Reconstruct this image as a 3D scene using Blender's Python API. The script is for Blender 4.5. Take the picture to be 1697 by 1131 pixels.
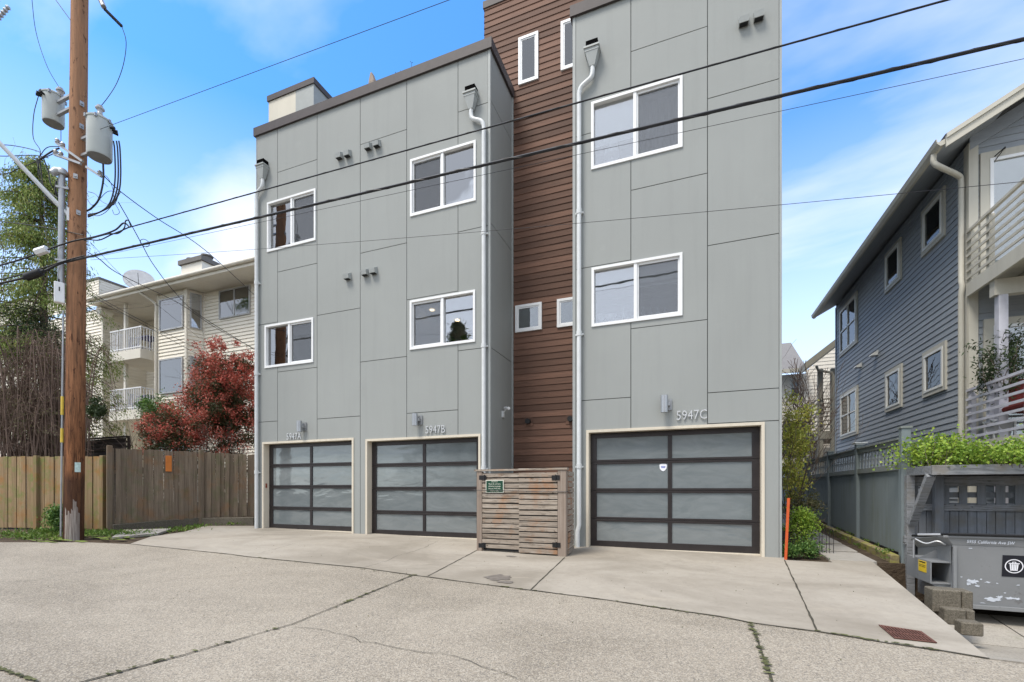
import bpy, math, random
import numpy as np
from mathutils import Vector, Matrix
random.seed(7)
R = math.radians

# ---------------------------------------------------------------- camera, sky, sun, exposure
scene = bpy.context.scene
for o in list(bpy.data.objects): bpy.data.objects.remove(o)
FPX, HOR, CX = 760.0, 812.0, 848.5
CAMZ = 1.5
YAW = R(21.0)
CS, SN = math.cos(YAW), math.sin(YAW)
cd = bpy.data.cameras.new('camera'); cam = bpy.data.objects.new('camera', cd)
scene.collection.objects.link(cam); scene.camera = cam
cam.location = (0, 0, CAMZ); cam.rotation_euler = (R(90), 0, YAW)
cd.sensor_width = 36; cd.lens = FPX / 1697 * 36
cd.shift_y = (HOR - 565.5) / 1697
cd.clip_start = 0.1; cd.clip_end = 2000
scene.render.resolution_x = 1024; scene.render.resolution_y = 682

SUN_EL, SUN_AZ = R(61), R(212)      # azimuth measured clockwise from +Y
world = bpy.data.worlds.new('World'); scene.world = world; world.use_nodes = True
nt = world.node_tree; nt.nodes.clear()
wo = nt.nodes.new('ShaderNodeOutputWorld'); bg = nt.nodes.new('ShaderNodeBackground')
sky = nt.nodes.new('ShaderNodeTexSky'); sky.sky_type = 'NISHITA'; sky.sun_disc = False
sky.sun_elevation = SUN_EL; sky.sun_rotation = SUN_AZ
sky.air_density = 1.0; sky.dust_density = 0.6; sky.ozone_density = 1.6; sky.altitude = 50
tc = nt.nodes.new('ShaderNodeTexCoord')
sep = nt.nodes.new('ShaderNodeSeparateXYZ'); nt.links.new(tc.outputs['Generated'], sep.inputs[0])
def wm(op, a, b=None, c=None):
    n = nt.nodes.new('ShaderNodeMath'); n.operation = op
    for i, v in enumerate((a, b, c)):
        if v is None: continue
        if isinstance(v, (int, float)): n.inputs[i].default_value = v
        else: nt.links.new(v, n.inputs[i])
    return n.outputs[0]
zc = wm('MAXIMUM', sep.outputs[2], 0.0); zd = wm('ADD', zc, 0.16)
cx_ = wm('DIVIDE', sep.outputs[0], zd); cy_ = wm('DIVIDE', sep.outputs[1], zd)
cmb = nt.nodes.new('ShaderNodeCombineXYZ'); nt.links.new(cx_, cmb.inputs[0]); nt.links.new(cy_, cmb.inputs[1])
mp = nt.nodes.new('ShaderNodeMapping'); nt.links.new(cmb.outputs[0], mp.inputs[0])
mp.inputs['Location'].default_value = (3.1, 0.4, 0); mp.inputs['Scale'].default_value = (0.55, 1.1, 1)
mp.inputs['Rotation'].default_value = (0, 0, R(15))
nz = nt.nodes.new('ShaderNodeTexNoise'); nt.links.new(mp.outputs[0], nz.inputs['Vector'])
nz.inputs['Scale'].default_value = 1.1; nz.inputs['Detail'].default_value = 7; nz.inputs['Roughness'].default_value = 0.52
nz.inputs['Distortion'].default_value = 0.3
cr = nt.nodes.new('ShaderNodeValToRGB'); nt.links.new(nz.outputs[0], cr.inputs[0])
cr.color_ramp.elements[0].position = 0.45; cr.color_ramp.elements[0].color = (0, 0, 0, 1)
cr.color_ramp.elements[1].position = 0.70; cr.color_ramp.elements[1].color = (1, 1, 1, 1)
# haze veil towards the horizon
hz = nt.nodes.new('ShaderNodeMapRange'); nt.links.new(zc, hz.inputs[0])
hz.inputs[1].default_value = 0.0; hz.inputs[2].default_value = 0.60; hz.inputs[3].default_value = 0.85; hz.inputs[4].default_value = 0.0
clf = wm('MULTIPLY', cr.outputs[0], 0.85)
bk = nt.nodes.new('ShaderNodeMapRange'); nt.links.new(sep.outputs[1], bk.inputs[0])   # cloud cover added out of view behind the viewer, whitening the scene light
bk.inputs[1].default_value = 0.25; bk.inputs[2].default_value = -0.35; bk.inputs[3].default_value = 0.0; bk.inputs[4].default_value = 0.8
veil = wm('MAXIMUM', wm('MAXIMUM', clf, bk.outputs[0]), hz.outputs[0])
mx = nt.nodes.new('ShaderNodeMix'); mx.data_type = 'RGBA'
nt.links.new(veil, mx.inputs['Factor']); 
tint = nt.nodes.new('ShaderNodeMix'); tint.data_type = 'RGBA'; tint.blend_type = 'MULTIPLY'
tint.inputs['Factor'].default_value = 1.0
nt.links.new(sky.outputs[0], tint.inputs['A']); tint.inputs['B'].default_value = (.88, 1.80, 2.5, 1)
nt.links.new(tint.outputs['Result'], mx.inputs['A'])
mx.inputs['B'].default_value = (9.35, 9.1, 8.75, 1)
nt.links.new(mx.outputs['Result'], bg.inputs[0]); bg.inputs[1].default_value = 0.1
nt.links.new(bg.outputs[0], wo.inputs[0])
sl = bpy.data.lights.new('sun', 'SUN'); sun = bpy.data.objects.new('sun', sl); scene.collection.objects.link(sun)
sl.energy = 2.4; sl.angle = R(20); sl.color = (1.0, 0.93, 0.84)
sd = Vector((math.sin(SUN_AZ) * math.cos(SUN_EL), math.cos(SUN_AZ) * math.cos(SUN_EL), math.sin(SUN_EL)))
sun.rotation_euler = sd.to_track_quat('Z', 'Y').to_euler(); sun.location = sd * 60
scene.view_settings.view_transform = 'Standard'; scene.view_settings.look = 'None'
scene.view_settings.exposure = 0.64; scene.view_settings.gamma = 1

# ---------------------------------------------------------------- measuring helpers (photo pixel -> point at a chosen distance)
def ray(px, py):
    u = (px - CX) / FPX; v = (HOR - py) / FPX
    return Vector((u * CS - SN, u * SN + CS, v))
def PT(px, py, t): d = ray(px, py); return Vector((d.x * t, d.y * t, CAMZ + d.z * t))
def PY(px, py, Y): d = ray(px, py); return PT(px, py, Y / d.y)
def PX(px, py, X): d = ray(px, py); return PT(px, py, X / d.x)
GB, GC = -0.0122, 0.0463
def gz(x, y): return GB * min(max(x, -40), 14) + GC * min(max(y, -15), 26)
def PG(px, py):
    d = ray(px, py); t = -CAMZ / (d.z - GB * d.x - GC * d.y); return PT(px, py, t)
def XY(px, Y): d = ray(px, 0); return d.x / d.y * Y
def YX(px, X): d = ray(px, 0); return d.y / d.x * X
def ZY(px, py, Y): return PY(px, py, Y).z
def ZX(px, py, X): return PX(px, py, X).z

# ---------------------------------------------------------------- object helpers
COL = scene.collection
def setp(o, label=None, cat=None, group=None, kind=None):
    if label: o['label'] = label
    if cat: o['category'] = cat
    if group: o['group'] = group
    if kind: o['kind'] = kind
    return o
def thing(name, label, cat, loc=(0, 0, 0), group=None):
    o = bpy.data.objects.new(name, None); COL.objects.link(o); o.location = loc
    o.empty_display_size = 0.2
    return setp(o, label, cat, group)
def base_of(o):
    v = Vector((0, 0, 0))
    while o: v += Vector(o.location); o = o.parent
    return v
class MB:
    def __init__(s): s.v = []; s.f = []
    def face(s, *ps):
        i = len(s.v); s.v += [tuple(p) for p in ps]; s.f.append(tuple(range(i, i + len(ps))))
    def hexa(s, p):    # 8 points: bottom ring 0-3, top ring 4-7
        i = len(s.v); s.v += [tuple(q) for q in p]
        for f in ((0, 3, 2, 1), (4, 5, 6, 7), (0, 1, 5, 4), (1, 2, 6, 5), (2, 3, 7, 6), (3, 0, 4, 7)):
            s.f.append(tuple(i + k for k in f))
    def box(s, x0, x1, y0, y1, z0, z1):
        s.hexa([(x0, y0, z0), (x1, y0, z0), (x1, y1, z0), (x0, y1, z0), (x0, y0, z1), (x1, y0, z1), (x1, y1, z1), (x0, y1, z1)])
    def bar(s, p, q, w, h, up=(0, 0, 1)):
        p = Vector(p); q = Vector(q); d = (q - p).normalized(); up = Vector(up)
        a = d.cross(up); 
        if a.length < 1e-4: a = d.cross(Vector((1, 0, 0)))
        a.normalize(); b = a.cross(d).normalized(); a *= w / 2; b *= h / 2
        s.hexa([p - a - b, p + a - b, q + a - b, q - a - b, p - a + b, p + a + b, q + a + b, q - a + b])
    def tube(s, pts, r, n=6, cap=True):
        pts = [Vector(p) for p in pts]; m = len(pts)
        rs = r if isinstance(r, (list, tuple)) else [r] * m
        t0 = (pts[1] - pts[0]).normalized()
        a = t0.cross(Vector((0, 0, 1)))
        if a.length < 1e-3: a = t0.cross(Vector((1, 0, 0)))
        a.normalize(); i0 = len(s.v)
        for k in range(m):
            t = (pts[min(k + 1, m - 1)] - pts[max(k - 1, 0)])
            if t.length < 1e-9: t = t0
            t.normalize(); a = (a - t * a.dot(t))
            if a.length < 1e-6: a = t.orthogonal()
            a.normalize(); b = t.cross(a)
            for j in range(n):
                an = 2 * math.pi * j / n
                s.v.append(tuple(pts[k] + (a * math.cos(an) + b * math.sin(an)) * rs[k]))
        for k in range(m - 1):
            for j in range(n):
                j2 = (j + 1) % n; s.f.append((i0 + k * n + j, i0 + k * n + j2, i0 + (k + 1) * n + j2, i0 + (k + 1) * n + j))
        if cap:
            s.f.append(tuple(i0 + j for j in range(n))[::-1]); s.f.append(tuple(i0 + (m - 1) * n + j for j in range(n)))
    def cyl(s, p, q, r, r2=None, n=16): s.tube([p, q], [r, r if r2 is None else r2], n)
    def lathe(s, c, prof, n=20, ax=(0, 0, 1)):   # prof: list of (r, h) along axis
        c = Vector(c); ax = Vector(ax).normalized(); s.tube([c + ax * h for r, h in prof], [max(r, 1e-4) for r, h in prof], n)
    def prism(s, poly, off):      # poly: list of 3D points, off: extrusion vector
        off = Vector(off); n = len(poly); i = len(s.v)
        s.v += [tuple(p) for p in poly] + [tuple(Vector(p) + off) for p in poly]
        s.f.append(tuple(range(i, i + n))); s.f.append(tuple(range(i + n, i + 2 * n))[::-1])
        for k in range(n):
            k2 = (k + 1) % n; s.f.append((i + k, i + n + k, i + n + k2, i + k2))
    def build(s, name, mat, parent=None, loc=None, smooth=False, bevel=0.0):
        me = bpy.data.meshes.new(name)
        org = base_of(parent) if parent else Vector(loc or (0, 0, 0))
        vs = np.array(s.v, dtype=np.float64) - np.array(org)
        me.from_pydata(vs.tolist(), [], s.f); me.materials.append(mat)
        import bmesh
        b = bmesh.new(); b.from_mesh(me); bmesh.ops.recalc_face_normals(b, faces=b.faces)
        if bevel:
            bmesh.ops.bevel(b, geom=list(b.edges), offset=bevel, segments=1, affect='EDGES')
        b.to_mesh(me); b.free()
        if smooth:
            me.polygons.foreach_set('use_smooth', [True] * len(me.polygons))
            me.set_sharp_from_angle(angle=R(40))
        o = bpy.data.objects.new(name, me); COL.objects.link(o)
        if parent: o.parent = parent
        else: o.location = org
        return o
class Frame:      # a wall frame: s along the wall, d outward, z up
    def __init__(s, O, ax, n): s.O = Vector(O); s.a = Vector(ax); s.n = Vector(n)
    def p(s, a, d, z): return s.O + s.a * a + s.n * d + Vector((0, 0, z))
    def box(s, mb, s0, s1, d0, d1, z0, z1):
        mb.hexa([s.p(s0, d0, z0), s.p(s1, d0, z0), s.p(s1, d1, z0), s.p(s0, d1, z0), s.p(s0, d0, z1), s.p(s1, d0, z1), s.p(s1, d1, z1), s.p(s0, d1, z1)])
    def quad(s, mb, s0, s1, z0, z1, d): mb.face(s.p(s0, d, z0), s.p(s1, d, z0), s.p(s1, d, z1), s.p(s0, d, z1))
def dup(root, delta, label=None, group=None):
    r = root.copy(); COL.objects.link(r); r.location = Vector(root.location) + Vector(delta)
    if label: r['label'] = label
    if group: r['group'] = group
    for ch in root.children:
        c = ch.copy(); COL.objects.link(c); c.parent = r
        for g in ch.children: 
            d = g.copy(); COL.objects.link(d); d.parent = c
    return r
def spline(pts, k=8):
    pts = [Vector(p) for p in pts]
    if len(pts) < 3: return pts
    P = [pts[0] * 2 - pts[1]] + pts + [pts[-1] * 2 - pts[-2]]; out = []
    for i in range(1, len(P) - 2):
        a, b, c, d = P[i - 1:i + 3]
        for j in range(k):
            t = j / k
            out.append(0.5 * ((2 * b) + (c - a) * t + (2 * a - 5 * b + 4 * c - d) * t * t + (3 * b - a - 3 * c + d) * t ** 3))
    return out + [pts[-1]]
def text_mb(mb, txt, O, ax, up, n, size, ext=0.004, align='LEFT', shear=0, sx=1.0, off=0.0, fit=None):
    cu = bpy.data.curves.new('t', 'FONT'); cu.body = txt; cu.size = size; cu.extrude = ext / 2; cu.align_x = align
    cu.shear = shear; cu.resolution_u = 3; cu.space_character = 1.05; cu.offset = off
    ob = bpy.data.objects.new('t', cu); COL.objects.link(ob)
    dg = bpy.context.evaluated_depsgraph_get(); me = bpy.data.meshes.new_from_object(ob.evaluated_get(dg))
    ax = Vector(ax); up = Vector(up); n = Vector(n); O = Vector(O); i = len(mb.v)
    if fit: xs_ = [v.co.x for v in me.vertices]; sx = fit / (max(xs_) - min(xs_))
    for v in me.vertices: mb.v.append(tuple(O + ax * v.co.x * sx + up * v.co.y + n * (v.co.z + ext / 2)))
    for p in me.polygons: mb.f.append(tuple(i + k for k in p.vertices))
    bpy.data.objects.remove(ob); bpy.data.curves.remove(cu); bpy.data.meshes.remove(me)

# ---------------------------------------------------------------- materials
class NM:
    def __init__(s, name):
        s.m = bpy.data.materials.new(name); s.m.use_nodes = True; s.t = s.m.node_tree; s.t.nodes.clear()
        s.out = s.n('ShaderNodeOutputMaterial'); s.b = s.n('ShaderNodeBsdfPrincipled'); s.l(s.b.outputs[0], s.out.inputs[0])
        s.tc = s.n('ShaderNodeTexCoord'); s.bumpn = None
    def n(s, k): return s.t.nodes.new(k)
    def l(s, a, b): s.t.links.new(a, b)
    def inp(s, sock, v):
        if isinstance(v, (int, float)): sock.default_value = v
        elif isinstance(v, (tuple, list)): sock.default_value = tuple(v) + ((1,) if len(v) == 3 and len(sock.default_value) == 4 else ())
        else: s.l(v, sock)
    def vec(s, scale=(1, 1, 1), coord='Object', rot=(0, 0, 0)):
        m = s.n('ShaderNodeMapping'); s.l(s.tc.outputs[coord], m.inputs[0]); m.inputs['Scale'].default_value = scale
        m.inputs['Rotation'].default_value = rot; return m.outputs[0]
    def noise(s, sc, det=4, rough=.55, vec=None, dist=0):
        n = s.n('ShaderNodeTexNoise'); n.inputs['Scale'].default_value = sc; n.inputs['Detail'].default_value = det
        n.inputs['Roughness'].default_value = rough; n.inputs['Distortion'].default_value = dist
        s.l(vec if vec is not None else s.tc.outputs['Object'], n.inputs['Vector']); return n.outputs[0]
    def vor(s, sc, vec=None, feat='F1', out=0):
        n = s.n('ShaderNodeTexVoronoi'); n.inputs['Scale'].default_value = sc; n.feature = feat
        s.l(vec if vec is not None else s.tc.outputs['Object'], n.inputs['Vector']); return n.outputs[out]
    def ramp(s, f, stops):
        r = s.n('ShaderNodeValToRGB'); s.l(f, r.inputs[0]); e = r.color_ramp.elements
        while len(e) < len(stops): e.new(0.5)
        for i, (p, c) in enumerate(stops):
            e[i].position = p; e[i].color = (c, c, c, 1) if isinstance(c, (int, float)) else tuple(c) + (1,)
        return r.outputs[0]
    def mix(s, f, a, b, mode='MIX'):
        m = s.n('ShaderNodeMix'); m.data_type = 'RGBA'; m.blend_type = mode
        s.inp(m.inputs['Factor'], f); s.inp(m.inputs['A'], a); s.inp(m.inputs['B'], b); return m.outputs['Result']
    def math(s, op, a, b=0.0):
        m = s.n('ShaderNodeMath'); m.operation = op; s.inp(m.inputs[0], a); s.inp(m.inputs[1], b); return m.outputs[0]
    def bump(s, h, st=0.3, dist=0.01):
        b = s.n('ShaderNodeBump'); b.inputs['Strength'].default_value = st; b.inputs['Distance'].default_value = dist
        s.l(h, b.inputs['Height'])
        if s.bumpn: s.l(s.bumpn, b.inputs['Normal'])
        s.bumpn = b.outputs[0]; s.l(b.outputs[0], s.b.inputs['Normal'])
    def set(s, col=None, rough=.7, metal=0, spec=.5):
        if col is not None: s.inp(s.b.inputs['Base Color'], col)
        s.inp(s.b.inputs['Roughness'], rough); s.inp(s.b.inputs['Metallic'], metal); s.inp(s.b.inputs['Specular IOR Level'], spec)
        return s.m
    def island(s): g = s.n('ShaderNodeNewGeometry'); return g.outputs['Random Per Island']
def sc(c, k): return tuple(x * k for x in c)
def plain(name, c, rough=.6, metal=0, var=.12, scale=6, bump=.1, spec=.4):
    m = NM(name); nz = m.noise(scale, 5); f = m.ramp(nz, [(.3, 0), (.7, 1)])
    col = m.mix(f, sc(c, 1 - var), sc(c, 1 + var))
    if bump: m.bump(m.noise(scale * 12, 3), bump, .003)
    return m.set(col, rough, metal, spec)
def painted(name, c, rough=.6, grime=(.1, .1, .08), amt=.25):
    m = NM(name); a = m.noise(1.2, 6, .6); st = m.noise(1.0, 5, .6, m.vec((9, 9, .5)))
    f = m.math('MULTIPLY', m.ramp(a, [(.4, 0), (.75, 1)]), m.ramp(st, [(.4, 0), (.7, 1)]))
    col = m.mix(m.ramp(m.noise(.7, 3), [(.3, 0), (.7, 1)]), sc(c, .93), sc(c, 1.05))
    col = m.mix(m.math('MULTIPLY', f, amt), col, grime)
    m.bump(m.noise(60, 3), .12, .002)
    return m.set(col, rough, 0, .4)
def glassm(name, tint=(.9, .95, .95), fac=.16, rough=.01):
    m = NM(name); t = m.n('ShaderNodeBsdfTransparent'); t.inputs[0].default_value = tint + (1,)
    g = m.n('ShaderNodeBsdfGlossy'); g.inputs['Roughness'].default_value = rough
    fr = m.n('ShaderNodeFresnel'); fr.inputs[0].default_value = 1.5
    wv = m.noise(1.4, 2); b = m.n('ShaderNodeBump'); b.inputs['Strength'].default_value = .05; b.inputs['Distance'].default_value = .05
    m.l(wv, b.inputs['Height']); m.l(b.outputs[0], g.inputs['Normal'])
    f = m.math('ADD', fr.outputs[0], fac)
    mx = m.n('ShaderNodeMixShader'); m.l(f, mx.inputs[0]); m.l(t.outputs[0], mx.inputs[1]); m.l(g.outputs[0], mx.inputs[2])
    m.l(mx.outputs[0], m.out.inputs[0]); return m.m
def siding(name, c, expo, rough=.65, var=.12, streak=.3, grime=(.08, .07, .05), z0=0.0):
    """lap siding colour: each course its own tint plus weather streaks"""
    m = NM(name); sp = m.n('ShaderNodeSeparateXYZ'); m.l(m.tc.outputs['Object'], sp.inputs[0])
    row = m.math('FLOOR', m.math('DIVIDE', m.math('SUBTRACT', sp.outputs[2], z0), expo))
    wn = m.n('ShaderNodeTexWhiteNoise'); wn.noise_dimensions = '1D'; m.l(row, wn.inputs['W'])
    col = m.mix(wn.outputs['Value'], sc(c, 1 - var), sc(c, 1 + var))
    g = m.noise(1, 6, .6, m.vec((2.5, 2.5, 26)))
    col = m.mix(m.math('MULTIPLY', m.ramp(g, [(.42, 0), (.72, 1)]), streak), col, grime)
    m.bump(m.noise(1, 5, .7, m.vec((6, 6, 90))), .25, .004)
    return m.set(col, rough, 0, .3)
def woodm(name, c1, c2, axis='Z', rough=.8, moss=None, stain=None, grain=30):
    m = NM(name); k = {'X': (1, grain, grain), 'Y': (grain, 1, grain), 'Z': (grain, grain, 1)}[axis]
    g = m.noise(1.0, 7, .65, m.vec(sc(k, 1.3)), .4)
    isl = m.island(); col = m.mix(m.ramp(g, [(.3, 0), (.7, 1)]), c1, c2)
    col = m.mix(m.ramp(isl, [(0, .0), (1, .38)]), col, sc(c1, .5))
    if axis == 'X': col = m.mix(m.ramp(m.noise(1, 6, .7, m.vec((3.5, 40, 40)), .6), [(.50, 0), (.62, .75)]), col, sc(c1, .42)); col = m.mix(m.ramp(m.noise(1, 4, .6, m.vec((9, 9, 14)), .3), [(.66, 0), (.70, .8)]), col, sc(c1, .25))
    if stain: col = m.mix(m.ramp(m.noise(2.2, 4, .6), [(.52, 0), (.66, .75)]), col, stain)
    if moss:
        col = m.mix(m.ramp(m.noise(3.2, 6, .7), [(.5, 0), (.68, moss[1])]), col, moss[0])
    m.bump(g, .5, .006)
    return m.set(col, rough, 0, .25)
def leafm(name, cols, rough=.55, trans=.25):
    m = NM(name); st = [(i / max(1, len(cols) - 1), c) for i, c in enumerate(cols)]
    col = m.ramp(m.island(), st)
    col = m.mix(m.ramp(m.noise(1.6, 3), [(.35, 0), (.65, .5)]), col, cols[0])
    m.set(col, rough, 0, .35)
    tr = m.n('ShaderNodeBsdfTranslucent'); m.l(col, tr.inputs[0])
    mx = m.n('ShaderNodeMixShader'); mx.inputs[0].default_value = trans
    m.l(m.b.outputs[0], mx.inputs[1]); m.l(tr.outputs[0], mx.inputs[2]); m.l(mx.outputs[0], m.out.inputs[0])
    return m.m

# concrete surfaces
def concrete(name, c, c2, speck=0.0, specsc=90, moss=0.0, crack=True, fine=1.0):
    m = NM(name)
    col = m.mix(m.ramp(m.noise(.55, 6, .6), [(.3, 0), (.7, 1)]), c, c2)
    col = m.mix(m.ramp(m.noise(2.3, 5, .65), [(.52, 0), (.8, .35)]), col, sc(c, .62))
    col = m.mix(m.ramp(m.noise(9, 4, .6), [(.35, 0), (.75, .35)]), col, sc(c2, 1.15))
    col = m.mix(m.ramp(m.noise(.33, 5, .6, m.vec((1, 1.6, 1)), .5), [(.45, 0), (.62, .6)]), col, (c[0] * .60, c[1] * .585, c[2] * .55))
    col = m.mix(m.ramp(m.noise(1.3, 6, .7, m.vec((1, 2.2, 1), rot=(0, 0, .4)), .8), [(.56, 0), (.66, .28)]), col, (c[0] * 1.35, c[1] * 1.33, c[2] * 1.3))
    col = m.mix(m.ramp(m.noise(22, 5, .7), [(.55, 0), (.72, .4)]), col, sc(c, .6))
    if speck:
        v = m.vor(specsc, out=1); sv = m.n('ShaderNodeSeparateColor'); m.l(v, sv.inputs[0])
        col = m.mix(m.ramp(sv.outputs[0], [(0, 0), (.22, 0), (1, speck)]), col, (.52, .47, .385))
        col = m.mix(m.ramp(sv.outputs[1], [(.62, 0), (.95, speck)]), col, (.10, .095, .09))
        m.bump(m.vor(specsc), .35, .004)
    if moss:
        col = m.mix(m.ramp(m.noise(1.7, 7, .7), [(.6, 0), (.72, moss)]), col, (.09, .11, .03))
    m.bump(m.noise(45, 4, .6), .25 * fine, .004)
    return m.set(col, .88, 0, .25)
M = {}
M['road'] = concrete('aggregate concrete', (.240, .206, .160), (.31, .27, .212), speck=.62, specsc=115, moss=0)
M['drive'] = concrete('driveway concrete', (.31, .275, .225), (.37, .335, .28), speck=0)
M['slab'] = concrete('paving slab', (.32, .30, .265), (.37, .345, .31))
M['joint'] = plain('joint dirt', (.055, .05, .035), .95, var=.4, scale=9)
M['jointmoss'] = plain('joint moss', (.085, .09, .035), .95, var=.6, scale=7, bump=.6)
M['stain'] = plain('damp stain', (.17, .15, .13), .5, var=.2, scale=14)
m = NM('soil'); M['soil'] = (m.bump(m.noise(14, 6, .7), .9, .05), m.set(m.mix(m.ramp(m.noise(5, 6, .7), [(.35, 0), (.7, 1)]), (.05, .035, .024), (.12, .09, .06)), .95, 0, .2))[1]
M['block'] = concrete('old concrete block', (.085, .075, .055), (.15, .13, .10), speck=.2, specsc=120, moss=.9)
M['grey'] = None
def panelm(name, c):
    m = NM(name)
    col = m.mix(m.ramp(m.noise(.5, 4), [(.3, 0), (.7, 1)]), sc(c, .95), sc(c, 1.04))
    st = m.noise(1, 6, .6, m.vec((5, 5, .35)))
    col = m.mix(m.ramp(st, [(.5, 0), (.78, .22)]), col, sc(c, .72))
    col = m.mix(m.ramp(m.noise(3, 6, .7), [(.6, 0), (.8, .18)]), col, sc(c, 1.3))
    m.bump(m.noise(1, 4, .6, m.vec((140, 140, 25))), .14, .003)
    return m.set(col, .72, 0, .3)
M['grey'] = panelm('grey cement panel', (.302, .317, .306))
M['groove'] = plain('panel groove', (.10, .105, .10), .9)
M['trimgrey'] = plain('grey corner trim', (.33, .35, .34), .6, var=.05)
M['cap'] = plain('dark brown parapet metal', (.060, .050, .050), .6, .0, var=.12)
M['brown'] = siding('brown stained lap siding', (.152, .082, .056), .142, .75, .34, .45, (.06, .036, .027))
M['white'] = plain('white vinyl', (.78, .79, .79), .4, var=.03, bump=0)
M['whitepipe'] = plain('white painted pipe', (.62, .64, .64), .4, var=.06)
M['cream'] = painted('cream jamb paint', (.66, .60, .49), .55, (.25, .19, .12), .35)
M['bronze'] = plain('dark bronze aluminium', (.048, .042, .042), .38, .5, var=.1)
m = NM('frosted glass'); c_ = m.mix(m.ramp(m.noise(1.3, 4, .6, m.vec((1, 1, 3.2)), 1.5), [(.35, 0), (.7, 1)]), (.175, .20, .205), (.235, .26, .265))
m.bump(m.noise(1.1, 2, .5, m.vec((1, 1, 3)), .6), .22, .03); oi_ = m.n('ShaderNodeObjectInfo'); c_ = m.mix(m.ramp(oi_.outputs['Random'], [(0, 0), (1, .45)]), c_, (.12, .14, .15)); M['frost'] = m.set(c_, .05, 0, 1.0)
M['glass'] = glassm('window glass', (.94, .96, .97), .30)
M['glasshouse'] = glassm('dark window glass', (.75, .78, .80), .015, .02)
M['glassapt'] = glassm('apartment window glass', (.98, .98, .98), .22, .02)
M['void'] = plain('dark opening', (.006, .006, .006), 1, bump=0, spec=0)
M['glassfar'] = glassm('far window glass', (.95, .97, .97), .14, .02)
m = NM('insect screen'); t_ = m.n('ShaderNodeBsdfTransparent'); d_ = m.n('ShaderNodeBsdfDiffuse'); d_.inputs[0].default_value = (.09, .095, .10, 1)
x_ = m.n('ShaderNodeMixShader'); x_.inputs[0].default_value = .42; m.l(t_.outputs[0], x_.inputs[1]); m.l(d_.outputs[0], x_.inputs[2]); m.l(x_.outputs[0], m.out.inputs[0]); M['screen'] = m.m
M['room'] = plain('room paint', (.62, .64, .66), .9, var=.05)
M['roomdark'] = plain('dark room', (.06, .065, .07), .9, var=.1)
M['curtain'] = plain('sheer curtain', (.62, .64, .66), .9, var=.05)
M['blind'] = plain('pale roller blind', (.70, .73, .73), .8, var=.04)
M['metal'] = plain('brushed aluminium', (.42, .43, .44), .38, .7, var=.08)
M['galv'] = plain('galvanised steel', (.36, .37, .38), .45, .6, var=.12)
M['black'] = plain('black rubber', (.012, .012, .013), .55, var=.2)
M['cable'] = plain('black cable sheath', (.018, .018, .02), .5, var=.2, bump=0)
M['cedar'] = woodm('weathered cedar slats', (.27, .215, .165), (.50, .44, .375), 'X', stain=(.33, .17, .085))
M['cedarpost'] = woodm('weathered cedar post', (.24, .18, .14), (.45, .38, .32), 'Z')
# ---------------------------------------------------------------- the ground
D = 8.6
def edge_x(y): return 2.2 + .125 * (min(max(y, 4.75), 9.0) - 4.75)
def drop(y): 
    t = min(max((y - 4.4) / 2.4, 0), 1); return .52 * t * t * (3 - 2 * t)
g = MB(); rows = [-250, -40, -15, -5, 0, 3, 4.4, 4.8, 5.2, 5.6, 6, 6.4, 6.8, 7.4, 8.2, 8.85, 8.9, 9.4, 12, 18, 26, 60, 500]
offs = [-400, -60, -30, -16, -12, -8, -4, -.3, -.08, .02, .5, 1, 2, 3, 5, 9, 40, 400]
idx = {}
for j, y in enumerate(rows):
    for i, of in enumerate(offs):
        x = edge_x(y) + of; z = gz(x, y) - .035
        if of > -.1 and 4.4 < y < 8.88: z -= drop(y)
        idx[i, j] = len(g.v); g.v.append((x, y, z))
for j in range(len(rows) - 1):
    for i in range(len(offs) - 1): g.f.append((idx[i, j], idx[i + 1, j], idx[i + 1, j + 1], idx[i, j + 1]))
setp(g.build('ground', M['soil']), kind='structure')

jpx = [(-60, 872), (60, 886), (215, 902), (378, 919), (416, 924), (601, 942), (684, 954), (791, 968), (879, 979), (1001, 994.7), (1191, 1022.7), (1244, 1033), (1355, 1048), (1471, 1067), (1561, 1080), (1640, 1093)]
def G(px, py, dz=0): p = PG(px, py); p.z = gz(p.x, p.y) + dz; return p
J = [G(*p) for p in jpx]
rd = MB()
left = G(0, 893)
poly = [Vector((-38, left.y + 1.2, 0)), G(-60, 899), G(0, 899), G(60, 899), G(140, 899)] + J[2:] + [Vector((3.2, 4.45, 0)), Vector((14, 4.3, 0)), Vector((14, -12, 0)), Vector((-38, -12, 0))]
poly = [Vector((p.x, p.y, gz(p.x, p.y))) for p in poly]
rd.prism(poly, (0, 0, -.03)); setp(rd.build('road', M['road']), kind='structure')
dv = MB(); tipx = J[-1]
dpoly = J[2:] + [Vector((edge_x(7), 7, 0)), Vector((edge_x(8.72), 8.72, 0)), Vector((2.1, 8.66, 0)), Vector((2.1, 8.45, 0)), Vector((1.47, 8.42, 0)), Vector((1.47, 8.8, 0)), Vector((-10.2, 8.8, 0)), G(421, 872), G(340, 872), G(305, 882), G(250, 890)]
dpoly = [Vector((p.x, p.y, gz(p.x, p.y) + .004)) for p in dpoly]
dv.prism(dpoly, (0, 0, -.62)); setp(dv.build('driveway', M['drive']), kind='structure')
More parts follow.
